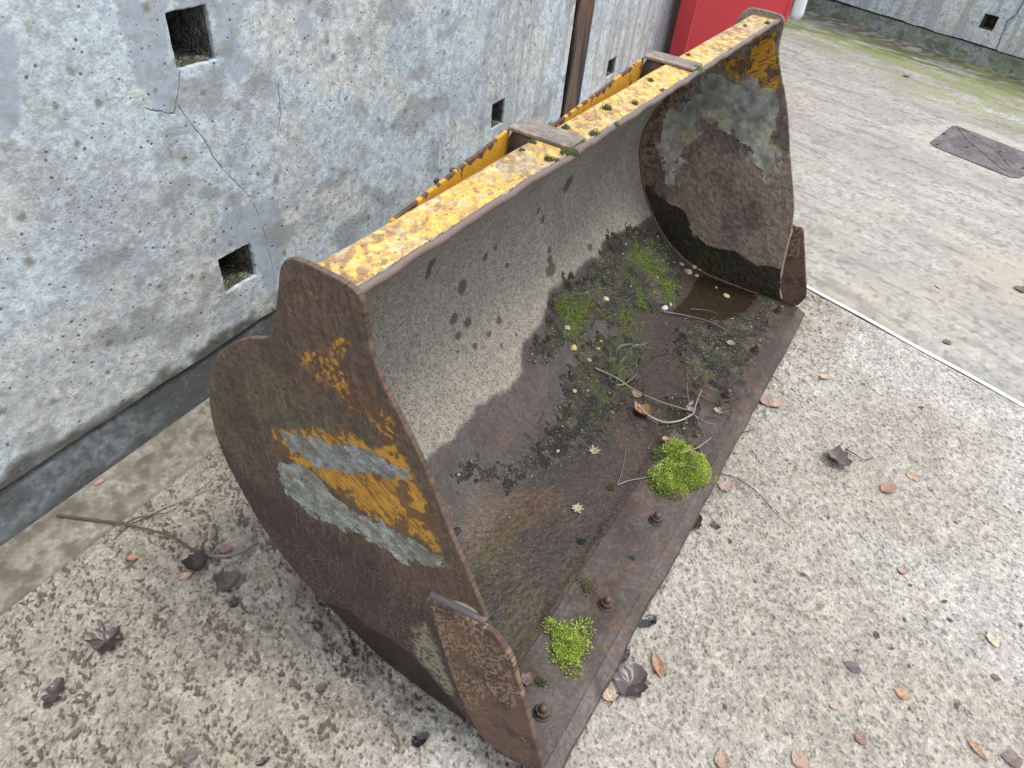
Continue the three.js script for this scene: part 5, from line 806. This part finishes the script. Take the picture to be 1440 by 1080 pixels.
twig([[1188, 632, 0.004], [1200, 640, 0.008], [1214, 648, 0.006], [1228, 644, 0.004]], 0, 0.0024, [58, 52, 54], 'dark forked stem beside the large curled leaf', { side: [[[1190, 634], [1196, 628], [1204, 628]]] });
twig([[932, 442, 0.01], [960, 446, 0.012], [1000, 460, 0.01], [1024, 470, 0.008]], 's', 0.0028, [150, 148, 150], 'long pale stem lying at the front of the puddle', { side: [[[970, 438, 0.016], [990, 440, 0.016], [1008, 444, 0.014]]] });
for (const p of [[[960, 476], [980, 484], [996, 498]], [[1000, 500], [1014, 506], [1028, 512]], [[1030, 540], [1050, 548], [1062, 558]], [[985, 560], [1010, 576], [1040, 596]], [[1000, 540], [1020, 560], [1028, 580]], [[870, 540], [884, 580], [900, 616]], [[905, 585], [922, 610], [934, 632]], [[836, 606], [846, 618], [856, 628]], [[738, 610], [746, 618], [752, 628]], [[758, 596], [762, 590], [766, 580]], [[706, 654], [718, 664], [728, 672]], [[915, 505], [930, 500], [948, 498]], [[940, 512], [948, 504], [954, 498]], [[990, 520], [1010, 520], [1024, 514]], [[1010, 470], [1030, 482], [1042, 494]], [[905, 600], [928, 622], [944, 650]], [[980, 545], [1000, 552], [1016, 566]]]) twig(p.map(([x, y], i) => [x, y, 0.006 + 0.004 * (i % 2)]), 's', 0.0015, [66, 58, 52], 'thin dark rootlet tangled in the bucket silt', { group: 'dark rootlets in the silt' });

for (let i = 0; i < 26; i++) { const x = 985 + rr(-55, 55), y = 565 + rr(-45, 50), a = rr(-0.3, 1.3), l = rr(12, 38); twig([[x, y, rr(0.004, 0.02)], [x + Math.cos(a) * l * 0.5 + rr(-4, 4), y + Math.sin(a) * l * 0.5, rr(0.008, 0.026)], [x + Math.cos(a) * l, y + Math.sin(a) * l, rr(0.004, 0.02)]], 's', rr(0.0012, 0.002), rnd() < 0.5 ? [148, 130, 106] : [104, 90, 76], 'short dead straw in the tangle behind the large moss clump', { group: 'dead straws in the tangle' }); }
// grass
function grass(bx, by, blades, label) {
  const b = surf(bx, by, 's'), t = thing('grass_tuft', label, 'grass'); t.position.copy(b);
  const mat = new THREE.MeshPhysicalMaterial({ roughness: 0.6, vertexColors: true });
  for (const [pts, w, col] of blades) {
    const P = [new THREE.Vector3(rr(-0.004, 0.004), 0, rr(-0.004, 0.004)), ...pts.map(([x, y]) => onX(x, y, b.x + rr(-0.012, 0.012)).sub(b))], cv = new THREE.CatmullRomCurve3(P), n = 14, pos = [], colr = [], idx = [], c = lin(...col);
    for (let i = 0; i <= n; i++) { const p = cv.getPoint(i / n), tg = cv.getTangent(i / n), sd = new THREE.Vector3(0.9, 0.1, 0.5).cross(tg).normalize(), k = 1.15 * w * Math.sin(Math.PI * Math.min(0.5 + 0, 0.18 + i / n * 0.5)) * (1 - Math.pow(i / n, 3)) + 0.0002; const m = p.clone(); m.y -= 0.25 * k; for (const v of [p.clone().addScaledVector(sd, k), m, p.clone().addScaledVector(sd, -k)]) { pos.push(v.x, v.y, v.z); const q = 0.8 + 0.4 * rnd(); colr.push(c[0] * q, c[1] * q, c[2] * q); } }
    for (let i = 0; i < n; i++) for (const k of [0, 1]) { const a = i * 3 + k; idx.push(a, a + 1, a + 3, a + 1, a + 4, a + 3); }
    mesh('blade', geoFrom(pos, idx, null, colr), mat, t);
  }
}
const G1 = [220, 255, 140], G2 = [196, 248, 116], G3 = [235, 250, 150];
grass(866, 534, [[[[860, 505], [859, 475], [861, 456]], 0.0034, G1], [[[866, 512], [870, 488], [886, 484], [906, 486], [926, 494]], 0.0034, [190, 236, 170]], [[[892, 486], [906, 484], [918, 473]], 0.0028, [190, 236, 170]], [[[872, 512], [880, 500], [888, 486]], 0.0026, G2], [[[858, 512], [852, 500], [848, 490]], 0.0026, G1], [[[870, 515], [874, 498], [872, 480]], 0.0026, G2], [[[862, 510], [856, 490], [853, 474]], 0.0024, G3], [[[876, 518], [884, 508], [886, 500]], 0.0022, G2]], 'green grass tuft growing out of the bucket silt');
grass(866, 545, [[[[858, 540], [852, 536]], 0.003, G1], [[[874, 541], [884, 537]], 0.003, G1], [[[866, 538], [870, 532]], 0.003, G2], [[[876, 546], [888, 542]], 0.003, G1], [[[858, 546], [850, 546]], 0.003, G2]], 'low rosette of grass leaves under the pale twig');
grass(980, 553, [[[[972, 545], [964, 528], [961, 506]], 0.0024, [150, 160, 92]], [[[974, 548], [968, 530], [966, 520]], 0.0026, G3], [[[960, 535], [950, 528], [940, 522]], 0.0022, [160, 166, 104]], [[[955, 530], [950, 520], [944, 512]], 0.0022, G3]], 'thin yellowish grass sprig at the twig tangle');
grass(905, 570, [[[[905, 552], [904, 535], [905, 528]], 0.0024, [130, 150, 70]], [[[904, 545], [907, 532]], 0.0016, [140, 150, 80]]], 'single upright grass blade beside the orange leaf');
grass(920, 580, [[[[935, 582], [950, 586]], 0.0022, [150, 160, 80]], [[[930, 578], [944, 580]], 0.002, [140, 156, 70]]], 'flattened grass blades between the pale stalks');

renderer.render(scene, camera);
